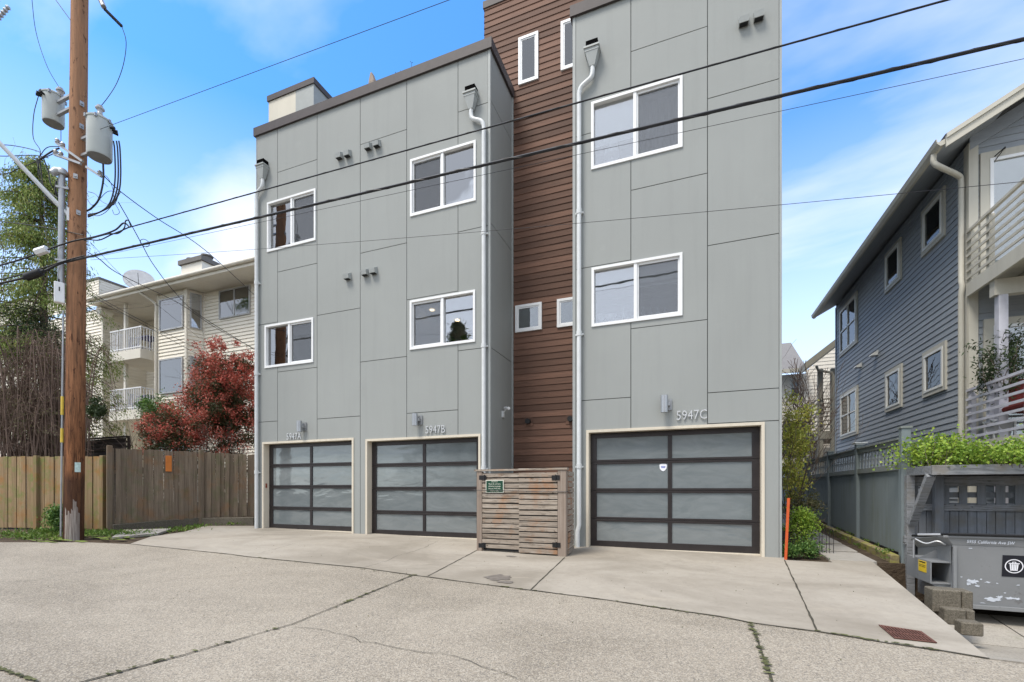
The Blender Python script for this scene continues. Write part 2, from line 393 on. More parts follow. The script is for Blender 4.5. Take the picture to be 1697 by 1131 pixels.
# joints, cracks: thin sunk looking strips of dirt and moss lying in the concrete
def strip(mb, pts, w, dz=.009, wob=.004):
    pts = [Vector(p) for p in pts]; fine = []
    for a, b in zip(pts, pts[1:]):
        n = max(1, int((b - a).length / .12))
        fine += [a.lerp(b, k / n) for k in range(n)]
    fine.append(pts[-1]); L = []; Rr = []
    for k, p in enumerate(fine):
        t = (fine[min(k + 1, len(fine) - 1)] - fine[max(k - 1, 0)]); t.z = 0; t.normalize(); nrm = Vector((-t.y, t.x, 0))
        c = p + nrm * random.uniform(-wob, wob); ww = w * random.uniform(.55, 1.3) / 2
        L.append(c + nrm * ww); Rr.append(c - nrm * ww)
    for k in range(len(fine) - 1):
        q = [L[k], Rr[k], Rr[k + 1], L[k + 1]]
        mb.face(*[Vector((v.x, v.y, gz(v.x, v.y) + dz)) for v in q])
jt = MB()
strip(jt, J[2:], .020)
for a in ([(794, 911), (709, 956)], [(936, 925), (879, 979)], [(1300, 929), (1355, 1048)], [(684, 954), (621, 980), (486, 1035), (300, 1088), (140, 1131), (60, 1155)], [(1244, 1033), (1262, 1080), (1283, 1140)], [(-20, 1102), (60, 1131), (100, 1145)]):
    strip(jt, [G(*p) for p in a], .017)
setp(jt.build('pavement_joint', M['joint']), kind='structure')
ck = MB()
for a in ([(726, 897), (700, 910), (660, 922), (640, 931), (601, 942)], [(493, 900), (426, 919)], [(486, 1040), (540, 1046), (600, 1064), (680, 1078), (752, 1090), (800, 1106), (860, 1124)], [(0, 966), (60, 963), (150, 945), (300, 922), (330, 914)]):
    strip(ck, [G(*p) for p in a], .0055, .009, .022)
setp(ck.build('pavement_crack', M['joint']), kind='structure')
mj = MB()
def patch(mb, c, rx, ry, dz, n=14):
    c = Vector(c); ring = []
    for k in range(n):
        a = 2 * math.pi * k / n; q = random.uniform(.65, 1.15)
        ring.append(Vector((c.x + math.cos(a) * rx * q, c.y + math.sin(a) * ry * q, 0)))
    mb.face(*[Vector((v.x, v.y, gz(v.x, v.y) + dz)) for v in ring])
for a, n in (([(684, 954), (486, 1035), (140, 1131)], 34), ([(1244, 1033), (1280, 1131)], 40), ([(378, 919), (684, 954), (1001, 995), (1244, 1033)], 30), ([(1355, 1048), (1561, 1080)], 25), ([(-20, 1102), (60, 1131)], 26)):
    P_ = [G(*p) for p in a]
    for k in range(n):
        s_ = random.random() ** .8 * (len(P_) - 1); i = min(int(s_), len(P_) - 2); p = P_[i].lerp(P_[i + 1], s_ - i)
        patch(mj, p + Vector((random.gauss(0, .008), random.gauss(0, .008), 0)), random.uniform(.01, .045), random.uniform(.008, .02), .012 + random.random() * .003, 8)
setp(mj.build('joint_moss', M['jointmoss']), kind='structure')
st = MB(); patch(st, G(824, 958), .20, .18, .0095, 22); patch(st, G(838, 966), .12, .07, .0096, 16); patch(st, G(847, 923), .11, .05, .0095, 16)
setp(st.build('damp_stain', M['stain']), kind='structure')
# walkway slabs, beds, timber edging
wk = MB(); y = 8.74
for k in range(9):
    x0, x1 = 2.14 + .01 * k, 2.76 + .012 * k
    z = gz(2.5, y) 
    wk.hexa([(x0, y, z - .08), (x1, y, z - .08), (x1, y + .79, z - .05), (x0, y + .79, z - .05), (x0, y, z + .005), (x1, y, z + .005), (x1, y + .79, z + .04), (x0, y + .79, z + .04)])
    y += .92
setp(wk.build('walkway', M['slab'], bevel=.006), kind='structure')
# low concrete curb under the left fence
cb = MB(); c0, c1, c2 = G(186, 880), G(330, 868), G(424, 868)
for a, b in ((c0, c1), (c1, c2)):
    cb.bar(a + Vector((0, 0, .01)), b + Vector((0, 0, .03)), .20, .29)
setp(cb.build('fence_curb', M['block'], bevel=.01), kind='structure')
sp_ = MB(); sp_.prism([G(185, 893, .03), G(262, 886, .03), G(285, 878, .03), G(205, 880, .03)], (0, 0, -.05))
setp(sp_.build('curb_slab', M['slab']), kind='structure')
# dumpster yard slab
yd = MB()
for (x0, x1) in ((0.03, 1.2), (1.22, 6)):
    for (ya, yb) in ((4.9, 5.9), (5.92, 6.8), (6.82, 8.2)):
        P4 = [(edge_x(ya) + x0, ya), (edge_x(ya) + x1, ya), (edge_x(yb) + x1, yb), (edge_x(yb) + x0, yb)]
        yd.prism([Vector((a, b, gz(a, b) - drop(b) - .02)) for a, b in P4], (0, 0, -.06))
M['yard'] = concrete('mossy yard concrete', (.30, .275, .235), (.37, .34, .29), speck=.3, specsc=80, moss=.6)
setp(yd.build('yard_paving', M['yard']), kind='structure')

# ---------------------------------------------------------------- the grey townhouses
FD = Frame((0, D, 0), (1, 0, 0), (0, -1, 0))
ZT = 9.2 + CAMZ
XL, XB = XY(425, D), -3.78
YR = 9.88
XC0, XC1 = XY(949.6, D), XY(1295, D)
town = thing('townhouse', 'modern three storey grey panel and brown plank townhouses with three glazed garage doors', 'townhouse', (-4, 12, gz(-4, 8.6)))
def rect(l, r, tl, tr, bl, br, Y=D):
    return (XY(l, Y), XY(r, Y), (ZY(l, bl, Y) + ZY(r, br, Y)) / 2, (ZY(l, tl, Y) + ZY(r, tr, Y)) / 2)
W_AU = rect(444, 523, 337, 314.5, 417.5, 398); W_AL = rect(440, 519, 540.5, 528, 610, 599.5)
W_BU = rect(681, 788, 267, 233.5, 358.5, 332); W_BL = rect(680.5, 787, 500.7, 481, 579, 566)
W_CU = rect(981, 1130, 171, 127, 281, 243); W_CL = rect(981.6, 1129.8, 445, 421, 541, 522)
GA = (XY(437.5, D), XY(584, D), -.6, CAMZ + 1.16); GBd = (XY(609, D), XY(793.5, D), -.6, CAMZ + 1.11); GCd = (XY(975.5, D), XY(1262, D), -.6, CAMZ + 1.08)
def subtract(r, holes):
    """split rectangle r=(x0,x1,z0,z1) around the holes"""
    out = [r]
    for h in holes:
        nx = []
        for q in out:
            if h[0] >= q[1] or h[1] <= q[0] or h[2] >= q[3] or h[3] <= q[2]: nx.append(q); continue
            a0, a1 = max(q[0], h[0]), min(q[1], h[1])
            if q[0] < a0: nx.append((q[0], a0, q[2], q[3]))
            if a1 < q[1]: nx.append((a1, q[1], q[2], q[3]))
            if q[2] < h[2]: nx.append((a0, a1, q[2], h[2]))
            if h[3] < q[3]: nx.append((a0, a1, h[3], q[3]))
        out = nx
    return out
def panel_wall(fr, cols, seams, z0, z1, holes, gap=.014, dep=.012):
    pan, core = MB(), MB()
    for i in range(len(cols) - 1):
        zs = [z0] + sorted(seams[i]) + [z1]
        for a, b in zip(zs, zs[1:]):
            r = (cols[i] + gap / 2, cols[i + 1] - gap / 2, a + gap / 2, b - gap / 2)
            for q in subtract(r, holes): fr.quad(pan, q[0], q[1], q[2], q[3], 0)
            edges = []
            for q in subtract((r[0], r[1], r[2], r[2] + .001), holes): edges.append(((q[0], r[2]), (q[1], r[2])))
            for q in subtract((r[0], r[1], r[3] - .001, r[3]), holes): edges.append(((q[0], r[3]), (q[1], r[3])))
            for q in subtract((r[0], r[0] + .001, r[2], r[3]), holes): edges.append(((r[0], q[2]), (r[0], q[3])))
            for q in subtract((r[1] - .001, r[1], r[2], r[3]), holes): edges.append(((r[1], q[2]), (r[1], q[3])))
            for (p0, p1) in edges:
                pan.face(fr.p(p0[0], 0, p0[1]), fr.p(p1[0], 0, p1[1]), fr.p(p1[0], -dep, p1[1]), fr.p(p0[0], -dep, p0[1]))
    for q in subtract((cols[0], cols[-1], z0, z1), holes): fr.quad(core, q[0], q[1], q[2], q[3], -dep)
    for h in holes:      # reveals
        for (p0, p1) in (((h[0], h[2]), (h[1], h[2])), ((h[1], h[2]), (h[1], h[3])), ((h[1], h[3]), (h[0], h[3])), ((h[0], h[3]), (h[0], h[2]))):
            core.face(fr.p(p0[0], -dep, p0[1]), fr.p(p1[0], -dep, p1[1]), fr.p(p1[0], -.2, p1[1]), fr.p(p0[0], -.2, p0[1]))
    return pan, core
def sm(l, r, yl, yr): return (ZY(l, yl, D) + ZY(r, yr, D)) / 2
colsA = [XL] + [XY(p, D) for p in (460, 525.5, 597, 674, 759)] + [XB - .05]
seamsA = [[sm(432, 460, 700, 698), sm(432, 460, 538.5, 534)],
          [sm(460, 525, 286, 265), sm(460, 525, 451, 437), sm(460, 525, 616, 610)],
          [sm(525, 597, 523, 511), sm(525, 597, 694.5, 690)],
          [sm(597, 674, 240, 215), sm(597, 674, 420, 403), sm(597, 674, 600, 591.5)],
          [sm(674, 759, 496, 484), sm(674, 759, 685, 680)],
          [sm(760, 812, 186, 169), sm(760, 812, 384, 374), sm(760, 805, 581, 577)]]
BOT = -.7
pan, core = panel_wall(FD, colsA, seamsA, BOT, ZT, [W_AU, W_AL, W_BU, W_BL, GA, GBd])
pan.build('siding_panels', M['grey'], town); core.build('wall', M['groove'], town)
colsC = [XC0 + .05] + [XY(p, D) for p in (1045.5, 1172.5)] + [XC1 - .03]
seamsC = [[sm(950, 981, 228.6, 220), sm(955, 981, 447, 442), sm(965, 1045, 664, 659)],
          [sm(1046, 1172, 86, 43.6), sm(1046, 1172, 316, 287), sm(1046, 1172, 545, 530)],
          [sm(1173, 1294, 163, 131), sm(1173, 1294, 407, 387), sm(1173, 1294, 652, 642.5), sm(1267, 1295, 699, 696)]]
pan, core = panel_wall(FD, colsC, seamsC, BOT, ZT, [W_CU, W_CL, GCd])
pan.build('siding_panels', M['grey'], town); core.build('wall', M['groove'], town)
# side return of the B block
FS = Frame((XB, D, 0), (0, 1, 0), (1, 0, 0))
sseam = [ZX(830, 199, XB), ZX(830, 392, XB), ZX(830, 588, XB)]
pan, core = panel_wall(FS, [.05, YR - D], [sseam], BOT, ZT, [])
pan.build('siding_panels', M['grey'], town); core.build('wall', M['groove'], town)
# the other sides of both blocks
bd = MB(); YB = 19.5
for fr, a0, a1 in ((Frame((XL, D, 0), (0, 1, 0), (-1, 0, 0)), 0.0, YB - D), (Frame((XC0, D, 0), (0, 1, 0), (-1, 0, 0)), .05, YR - D), (Frame((XC1, D, 0), (0, 1, 0), (1, 0, 0)), 0.0, YB - D), (Frame((XL, YB, 0), (1, 0, 0), (0, 1, 0)), 0.0, XC1 - XL)):
    fr.quad(bd, a0, a1, BOT, ZT, 0)
bd.face((XL, D, ZT - .3), (XB, D, ZT - .3), (XB, YR + .1, ZT - .3), (XL, YR + .1, ZT - .3))
bd.face((XL, YR, ZT - .3), (XC1, YR, ZT - .3), (XC1, YB, ZT - .3), (XL, YB, ZT - .3))
bd.face((XC0, D, ZT - .3), (XC1, D, ZT - .3), (XC1, YR + .1, ZT - .3), (XC0, YR + .1, ZT - .3))
bd.build('wall', M['grey'], town)
for a in ((XB - .05, XB + .006, D - .006, D + .05), (XC0 - .006, XC0 + .05, D - .006, D + .05), (XC1 - .03, XC1 + .006, D - .006, D + .03), (XL - .006, XL + .012, D - .006, D + .03), (XB - .01, XB + .03, YR - .05, YR - .005)):
    ct = MB(); ct.box(*a, BOT, ZT); ct.build('corner_trim', M['trimgrey'], town)

# parapet caps
cp = MB()
def cap(x0, x1, y0, y1, z, t=.05, h=.21):
    cp.box(x0 - t, x1 + t, y0 - t, y0 + .14, z, z + h); cp.box(x0 - t, x1 + t, y1 - .14, y1 + t, z, z + h)
    cp.box(x0 - t, x0 + .14, y0 + .14, y1 - .14, z, z + h - .002); cp.box(x1 - .14, x1 + t, y0 + .14, y1 - .14, z, z + h - .002)
cap(XL, XB, D, YB, ZT - .19); 
cap(XC0, XC1, D, YB - .01, ZT - .191)
cp.build('parapet_cap', M['cap'], town)
# brown tower
ZTB = 11.4 + CAMZ; XT0 = XY(803, YR); XT1 = XC1 - 1.5
def lap(mb, fr, s0, s1, z0, z1, e, lim=None, lip=.016):
    k = 0; z = z0
    while z < z1:
        zb = min(z + e, z1); a, b = (s0, s1) if lim is None else lim((z + zb) / 2)
        if b > a:
            mb.face(fr.p(a, lip, z), fr.p(b, lip, z), fr.p(b, .002, zb), fr.p(a, .002, zb))
            mb.face(fr.p(a, .002, z), fr.p(b, .002, z), fr.p(b, lip, z), fr.p(a, lip, z))
        z = zb
FB = Frame((0, YR, 0), (1, 0, 0), (0, -1, 0))
zbase = base_of(town).z
lp = MB(); lap(lp, FB, XT0, XT1, zbase - .142 * 6, ZTB, .142)
FBl = Frame((XT0, YR, 0), (0, 1, 0), (-1, 0, 0)); lap(lp, FBl, 0, 3.4, zbase - .142 * 6, ZTB, .142)
FBr = Frame((XT1, YR, 0), (0, 1, 0), (1, 0, 0)); lap(lp, FBr, 0, 3.4, zbase - .142 * 6, ZTB, .142)
lp.build('brown_siding', M['brown'], town)
bw = MB(); bw.face((XT0 + .02, YR + .02, ZTB - .1), (XT1, YR + .02, ZTB - .1), (XT1, YR + 3.4, ZTB - .1), (XT0 + .02, YR + 3.4, ZTB - .1)); bw.face((XT0, YR + 3.4, ZT - .3), (XT1, YR + 3.4, ZT - .3), (XT1, YR + 3.4, ZTB), (XT0, YR + 3.4, ZTB)); bw.build('roof', M['cap'], town)
cp = MB(); cap(XT0, XT1, YR, YR + 3.4, ZTB - .05, .03, .16); cp.build('parapet_cap', M['cap'], town)
# small roof box on the left
rx0, rx1, ry0, ry1, rz1 = -10.22, XY(520, 8.9), 8.9, 9.55, ZY(520, 139, 8.9)
M['creamwall'] = painted('cream stucco', (.62, .58, .48))
q = MB(); q.box(rx0, XY(490, 8.9), ry0, ry0 + .05, ZT - .3, rz1); q.build('roof_box_panel', M['creamwall'], town)
q = MB(); q.box(XY(490, 8.9) + .003, rx1, ry0 - .004, ry1, ZT - .3, rz1); q.box(rx0, XY(490, 8.9), ry0 + .055, ry1, ZT - .3, rz1); q.build('roof_box', M['trimgrey'], town)
cp = MB(); cap(rx0, rx1, ry0, ry1, rz1, .03, .14); cp.box(rx0+.1, rx1-.1, ry0+.1, ry1-.1, rz1+.005, rz1 + .05); cp.build('parapet_cap', M['cap'], town)

# windows of the grey blocks
def room_box(mb, r, dep=2.6, side=.5):
    lo_, hi_ = (XL + .12, XB - .12) if r[1] < XB + .1 else (XC0 + .12, XC1 - .12)
    x0, x1, z0, z1 = max(r[0] - side, lo_), min(r[1] + side, hi_), r[2] - .75, r[3] + .35
    y0, y1 = D + .2, D + dep
    mb.face((x0, y1, z0), (x1, y1, z0), (x1, y1, z1), (x0, y1, z1)); mb.face((x0, y0, z0), (x0, y1, z0), (x0, y1, z1), (x0, y0, z1))
    mb.face((x1, y0, z0), (x1, y1, z0), (x1, y1, z1), (x1, y0, z1)); mb.face((x0, y0, z0), (x1, y0, z0), (x1, y1, z0), (x0, y1, z0))
    mb.face((x0, y0, z1), (x1, y0, z1), (x1, y1, z1), (x0, y1, z1))
    for q in subtract((x0, x1, z0, z1), [r]): mb.face((q[0], y0, q[2]), (q[1], y0, q[2]), (q[1], y0, q[3]), (q[0], y0, q[3]))
def slider(r, divpx, screen='l', fr=FD, room=True):
    x0, x1, z0, z1 = r; xd = XY(divpx, D); w = .05
    f = MB()
    for (a, b, c, d_) in ((x0 - .012, x1 + .012, z1 - .035, z1 + .012), (x0 - .012, x1 + .012, z0 - .016, z0 + .04), (x0 - .012, x0 + .035, z0 + .04, z1 - .035), (x1 - .035, x1 + .012, z0 + .04, z1 - .035)):
        fr.box(f, a, b, -.12, .022, c, d_)
    fr.box(f, xd - .028, xd + .028, -.10, .008, z0 + .04, z1 - .035)
    sx0, sx1 = (x0 + .035, xd - .028) if screen == 'l' else (xd + .028, x1 - .035)
    for (a, b, c, d_) in ((sx0, sx1, z1 - .075, z1 - .0352), (sx0, sx1, z0 + .0402, z0 + .075), (sx0, sx0 + .03, z0 + .075, z1 - .075), (sx1 - .03, sx1, z0 + .075, z1 - .075)):
        fr.box(f, a + .0005, b - .0005, -.09, -.018, c, d_)
    win = f.build('window', M['white'], town)
    p = MB(); fr.box(p, x0 + .03, xd, -.062, -.056, z0 + .035, z1 - .03); p.build('pane', M['glass'], win)
    p = MB(); fr.box(p, xd, x1 - .03, -.052, -.046, z0 + .035, z1 - .03); p.build('pane', M['glass'], win)
    p = MB(); fr.quad(p, sx0, sx1, z0 + .05, z1 - .05, -.03); p.build('insect_screen', M['screen'], win)
    rm = MB(); room_box(rm, r); rm.build('room', M['room'], win)
    return win
def curtain(win, s0, s1, z0, z1, d=-.3, amp=.03, wl=.11, mat='curtain'):
    c = MB(); n = max(6, int((s1 - s0) / .02)); pts = [(s0 + (s1 - s0) * k / n) for k in range(n + 1)]
    for a, b in zip(pts, pts[1:]):
        da = d + amp * math.sin(a * 6.283 / wl); db = d + amp * math.sin(b * 6.283 / wl)
        c.face(FD.p(a, da, z0), FD.p(b, db, z0), FD.p(b, db, z1), FD.p(a, da, z1))
    c.build('curtain' if mat == 'curtain' else 'blind', M[mat], win, smooth=True)
wAU = slider(W_AU, 483, 'r'); curtain(wAU, XY(454, D), XY(478, D), W_AU[2] - .4, W_AU[3]); curtain(wAU, XY(500, D), XY(522, D), W_AU[2] - .4, W_AU[3])
wAL = slider(W_AL, 479, 'r'); curtain(wAL, XY(502, D), XY(524, D), W_AL[2] - .3, W_AL[3]); 
wBU = slider(W_BU, 733, 'l'); curtain(wBU, XY(688, D), XY(730, D), W_BU[2] - .5, W_BU[3], -.5, .01); 
wBL = slider(W_BL, 733, 'l')
wCU = slider(W_CU, 1052, 'r'); curtain(wCU, W_CU[0], XY(1050, D), (W_CU[2] + W_CU[3]) / 2 - .12, W_CU[3], -.16, 0, 1, 'blind'); curtain(wCU, XY(1058, D), W_CU[1], W_CU[2] - .3, W_CU[3], -.35)
wCL = slider(W_CL, 1053, 'r'); curtain(wCL, W_CL[0], XY(1050, D), W_CL[3] - .36, W_CL[3], -.16, 0, 1, 'blind'); curtain(wCL, XY(1055, D), W_CL[1], W_CL[3] - .42, W_CL[3], -.16, 0, 1, 'blind')
M['spot'] = bpy.data.materials.new('warm downlight'); M['spot'].use_nodes = True
pb = M['spot'].node_tree.nodes['Principled BSDF']; pb.inputs['Emission Color'].default_value = (1, .75, .45, 1); pb.inputs['Emission Strength'].default_value = 4
for win, (px, py, w_) in ((wBL, (716, 514, W_BL)), (wBL, (758, 531, W_BL)), (wBU, (731, 338, W_BU))):
    zz = w_[3] + .34; d_ = ray(px, py); t_ = (zz - CAMZ) / d_.z; p = PT(px, py, t_)
    if p.y > D + 2.5: p = Vector((XY(px, D + 1.6), D + 1.6, zz))
    q = MB(); q.cyl(p + Vector((0, 0, -.012)), p, .06, .06, 14); q.build('downlight', M['spot'], win)
M['paleblind'] = plain('grey blind', (.17, .19, .20), .8, var=.06)
# small windows on the brown wall
for (l, r, tl, tr, bl, br) in ((860, 892.6, 65.7, 54, 143, 133), (930, 961, 38.6, 28, 119, 110), (854.7, 898.5, 507.7, 502, 552, 547), (923.7, 966, 497.5, 491, 543.5, 539)):
    x0, x1, z0, z1 = rect(l, r, tl, tr, bl, br, YR)
    f = MB(); t = .055
    for (a, b, c, d_) in ((x0, x1, z1 - t, z1), (x0, x1, z0, z0 + t), (x0, x0 + t, z0 + t, z1 - t), (x1 - t, x1, z0 + t, z1 - t)): FB.box(f, a, b, 0, .045, c, d_)
    for (a, b, c, d_) in ((x0 + t, x1 - t, z1 - t - .03, z1 - t), (x0 + t, x1 - t, z0 + t, z0 + t + .03), (x0 + t, x0 + t + .03, z0 + t + .03, z1 - t - .03), (x1 - t - .03, x1 - t, z0 + t + .03, z1 - t - .03)): FB.box(f, a, b, 0, .03, c, d_)
    w = f.build('window', M['white'], town)
    p = MB(); FB.box(p, x0 + .06, x1 - .06, .020, .024, z0 + .06, z1 - .06); p.build('pane', M['glassfar'], w)
    p = MB(); FB.quad(p, x0 + .06, x1 - .06, z0 + .06, z1 - .06, .016); p.build('blind', M['paleblind'], w)
# wall exhaust caps on brown wall
for (px, py) in ((876, 699), (946, 695)):
    x, z = XY(px, YR), ZY(px, py, YR)
    q = MB(); FB.box(q, x - .11, x + .11, 0, .02, z - .11, z + .11); v = q.build('exhaust_vent', M['brown'], town)
    q = MB(); q.cyl(FB.p(x, .0, z), FB.p(x, .09, z), .06, .06, 18); q.build('pipe', M['black'], v, smooth=True)

M['numb'] = plain('satin steel numerals', (.60, .61, .62), .35, .3, var=.04)
# garage doors
def garage(g_, dl, dr, zb, lampc, num, numpx, numw, shield=None):
    x0, x1, _, z1 = g_
    t = .045; zb_w = zb + CAMZ
    f = MB()
    FD.box(f, x0 - t, x1 + t, -.17, .02, z1 - .004, z1 + t); FD.box(f, x0 - t, x0 + .003, -.17, .02, -.6, z1 - .004); FD.box(f, x1 - .003, x1 + t, -.17, .02, -.6, z1 - .004)
    f.build('door_jamb', M['cream'], town)
    # sill
    f = MB(); FD.box(f, x0, x1, -.3, -.085, -.6, gz((x0 + x1) / 2, D) + .012); f.build('door_sill', M['cream'], town)
    top = z1 - .008; h = (top - zb_w) / 4
    a0, a1 = x0 + .004, x1 - .004; mid = (a0 + a1) / 2
    fr = MB(); panes = []
    sw, mw = .12, .035
    for k in range(4):
        zb_, zt_ = zb_w + k * h, zb_w + (k + 1) * h - .006
        lo = .13 if k == 0 else .04; hi = .085 if k == 3 else .04
        FD.box(fr, a0, a1, -.21, -.15, zb_, zb_ + lo); FD.box(fr, a0, a1, -.21, -.15, zt_ - hi, zt_)
        for (c, d_) in ((a0, a0 + sw), (mid - mw, mid + mw), (a1 - sw, a1)): FD.box(fr, c, d_, -.21, -.1501, zb_ + lo, zt_ - hi)
        panes += [(a0 + sw, mid - mw, zb_ + lo, zt_ - hi), (mid + mw, a1 - sw, zb_ + lo, zt_ - hi)]
    gd = fr.build('garage_door', M['bronze'], town, bevel=.003)
    for q in panes:
        p = MB(); FD.box(p, q[0] - .005, q[1] + .005, -.19, -.172, q[2] - .005, q[3] + .005); p.build('door_pane', M['frost'], gd)
    # dark garage behind
    p = MB(); FD.box(p, a0 - .1, a1 + .1, -3, -.215, -.5, z1 + .02); p.build('garage_interior', M['roomdark'], town)
    # lamp
    lx, ly, lh = lampc; x, z = XY(lx, D - .1), ZY(lx, ly, D - .1)
    q = MB(); q.tube([FD.p(x, .12, z - lh), FD.p(x, .12, z + lh)], .062, 20)
    lamp = q.build('wall_lamp', M['metal'], town, smooth=True)
    q = MB(); FD.box(q, x + .0, x + .12, .0, .03, z - .1, z + .1); FD.box(q, x + .02, x + .09, .03, .11, z - .03, z + .03); q.build('lamp_bracket', M['galv'], lamp)
    q = MB(); cxp = XY(numpx[0], D); cz = ZY(numpx[0], numpx[1], D)
    text_mb(q, num, FD.p(cxp, .016, cz - .08), (1, 0, 0), (0, 0, 1), (0, -1, 0), .235, .014, 'CENTER', off=-.001, fit=numw)
    q.build('house_number', M['numb'], town)
    return gd
ga = garage(GA, 446.7, 582.5, -1.0, (497, 707, .13), '5947A', (488, 723.5), XY(500, D) - XY(476, D))
gb = garage(GBd, 617, 791, -1.045, (688.5, 696, .13), '5947B', (722, 712), XY(738, D) - XY(706, D))
gc = garage(GCd, 981, 1256, -1.095, (1101, 670, .15), '5947C', (1146, 688), XY(1171, D) - XY(1121, D))
# small shield sticker on garage C pane and brown alarm button in jamb
x, z = XY(1099, D + .17), ZY(1099, 775, D + .17)
q = MB(); sh = [(-.065, .05), (-.04, .065), (.04, .065), (.065, .05), (.058, -.02), (.03, -.055), (0, -.07), (-.03, -.055), (-.058, -.02)]
q.prism([FD.p(x + a, -.168, z + b) for a, b in sh], (0, -.003, 0)); M['stick'] = plain('white sticker', (.85, .86, .9), .4, var=.02, bump=0); s_ = q.build('sticker', M['stick'], gc)
M['blue'] = plain('blue ink', (.05, .1, .45), .5, bump=0)
q = MB(); FD.box(q, x - .04, x + .04, -.1652, -.1635, z + .01, z + .022); FD.box(q, x - .035, x + .035, -.1652, -.1635, z - .01, z + .002); q.build('sticker_print', M['blue'], gc)
q = MB(); xx = GA[0]; q.box(xx + .004, xx + .018, D + .04, D + .08, CAMZ + .1 - .05, CAMZ + .1 + .06); M['redbr'] = plain('red brown plastic', (.25, .06, .03), .4); q.build('doorbell', M['redbr'], town)

# vent hoods
M['hood'] = plain('grey vent hood', (.36, .38, .37), .5, var=.05)
for (px, py) in ((564.6, 260.5), (578, 256.8), (612, 245), (626.5, 240.5), (578, 459.5), (607, 453), (621, 450), (1232, 38.6), (1256.7, 30)):
    x, z = XY(px, D), ZY(px, py, D); w = .075; q = MB()
    # sloped hood, open below
    A = [FD.p(x - w, 0, z + .09), FD.p(x + w, 0, z + .09), FD.p(x + w, .12, z + .02), FD.p(x - w, .12, z + .02)]
    q.hexa([FD.p(x - w, 0, z - .07), FD.p(x + w, 0, z - .07), FD.p(x + w, .10, z - .07), FD.p(x - w, .10, z - .07), A[0], A[1], A[2], A[3]])
    h_ = q.build('vent_hood', M['hood'], town)
    q = MB(); FD.box(q, x - w + .012, x + w - .012, .012, .09, z - .078, z - .071); q.build('vent_opening', M['black'], h_)
# downspouts with scupper boxes
def spout(px, pbox, y_top, y_bot_z, bx, kneepx, bot=None):
    z1 = ZY(bx, y_top, D); xb = XY(bx, D); xp = XY(kneepx, D)
    q = MB()
    # conductor head: open box over funnel
    hw = .13
    for (a, b, c, d_) in ((xb - hw, xb + hw, .0, .17),): FD.box(q, a, b, 0.004, .17, z1 - .16, z1 - .08)
    q.hexa([FD.p(xb - .05, .03, z1 - .40), FD.p(xb + .05, .03, z1 - .40), FD.p(xb + .05, .12, z1 - .40), FD.p(xb - .05, .12, z1 - .40), FD.p(xb - hw + .01, .006, z1 - .16), FD.p(xb + hw - .01, .006, z1 - .16), FD.p(xb + hw - .01, .165, z1 - .16), FD.p(xb - hw + .01, .165, z1 - .16)])
    FD.box(q, xb - hw - .015, xb + hw + .015, .002, .19, z1 - .105, z1 - .075)
    dsp = q.build('scupper_box', M['hood'], town)
    o_ = MB(); FD.box(o_, xb - hw + .02, xb + hw - .02, .002, .15, z1 - .074, z1 + .05); o_.build('scupper_opening', M['void'], dsp)
    zk = z1 - .40
    pts = spline([FD.p(xb, .075, zk + .02), FD.p(xb, .075, zk - .10), FD.p(xb + (xp - xb) * .15, .075, zk - .2), FD.p(xb + (xp - xb) * .8, .075, zk - .30), FD.p(xp, .07, zk - .42), FD.p(xp, .07, zk - .6)], 6)
    pts.append(FD.p(xp, .07, y_bot_z))
    if bot: pts.append(FD.p(xp + bot, .09, y_bot_z - .12)); pts.append(FD.p(xp + bot, .09, y_bot_z - .5))
    p = MB(); p.tube(pts, .043, 12)
    pp = p.build('downspout', M['whitepipe'], town, smooth=True)
    for zz in (1.9, 4.4, 6.7):
        if zz < y_bot_z: continue
        k = MB(); k.tube([FD.p(xp, .07, zz), FD.p(xp, .07, zz + .09)], .052, 12); FD.box(k, xp - .075, xp + .075, 0.002, .05, zz + .02, zz + .05)
        k.build('pipe_bracket', M['whitepipe'], pp)
spout(0, 0, 274, gz(-10, D) - .02, 439.5, 429)
spout(0, 0, 155, gz(-4, D), 783.5, 804)
spout(0, 0, 82, gz(-2, D) + .42, 983, 961, -.025)
# side security camera
p = PX(832, 683, XB); q = MB(); q.box(XB, XB + .05, p.y - .03, p.y + .03, p.z - .12, p.z + .02); cmr = q.build('security_camera', M['whitepipe'], town)
q = MB(); q.cyl((XB + .05, p.y, p.z), (XB + .12, p.y - .04, p.z + .05), .012, None, 8); q.cyl((XB + .06, p.y + .02, p.z + .08), (XB + .2, p.y - .1, p.z + .05), .032, None, 12); q.build('camera_body', M['white'], cmr)

# things seen in the windows
def lamp_in(px, py):
    b = PY(px, py, D + .35); tl = thing('table_lamp', 'white cone shaded table lamp inside the upper right window', 'lamp', b)
    q = MB(); q.lathe(b, [(.07, 0), (.07, .02), (.02, .03), (.02, .12)], 14); q.build('lamp_base', M['white'], tl)
    q = MB(); q.lathe(b + Vector((0, 0, .1)), [(.15, 0), (.10, .26)], 20); q.build('lamp_shade', M['stick'], tl)
lamp_in(1014, 268)
M['pot'] = plain('grey pot', (.3, .3, .3), .6)
M['crock'] = plain('white crockery', (.75, .75, .74), .3, var=.03)
lab = ['white bowl on the sill of the lower right window, leftmost of the dishes', 'wide white bowl in the middle of the lower right window sill']
for i, px in enumerate((995, 1012)):
    b = PY(px, 531, D + .28); q = MB(); q.lathe(b, [(.05, 0), (.12, .09), (.115, .09), (.04, .02)], 18)
    setp(q.build('bowl', M['crock'], loc=b, smooth=True), lab[i], 'bowl', 'dishes on the window sill')
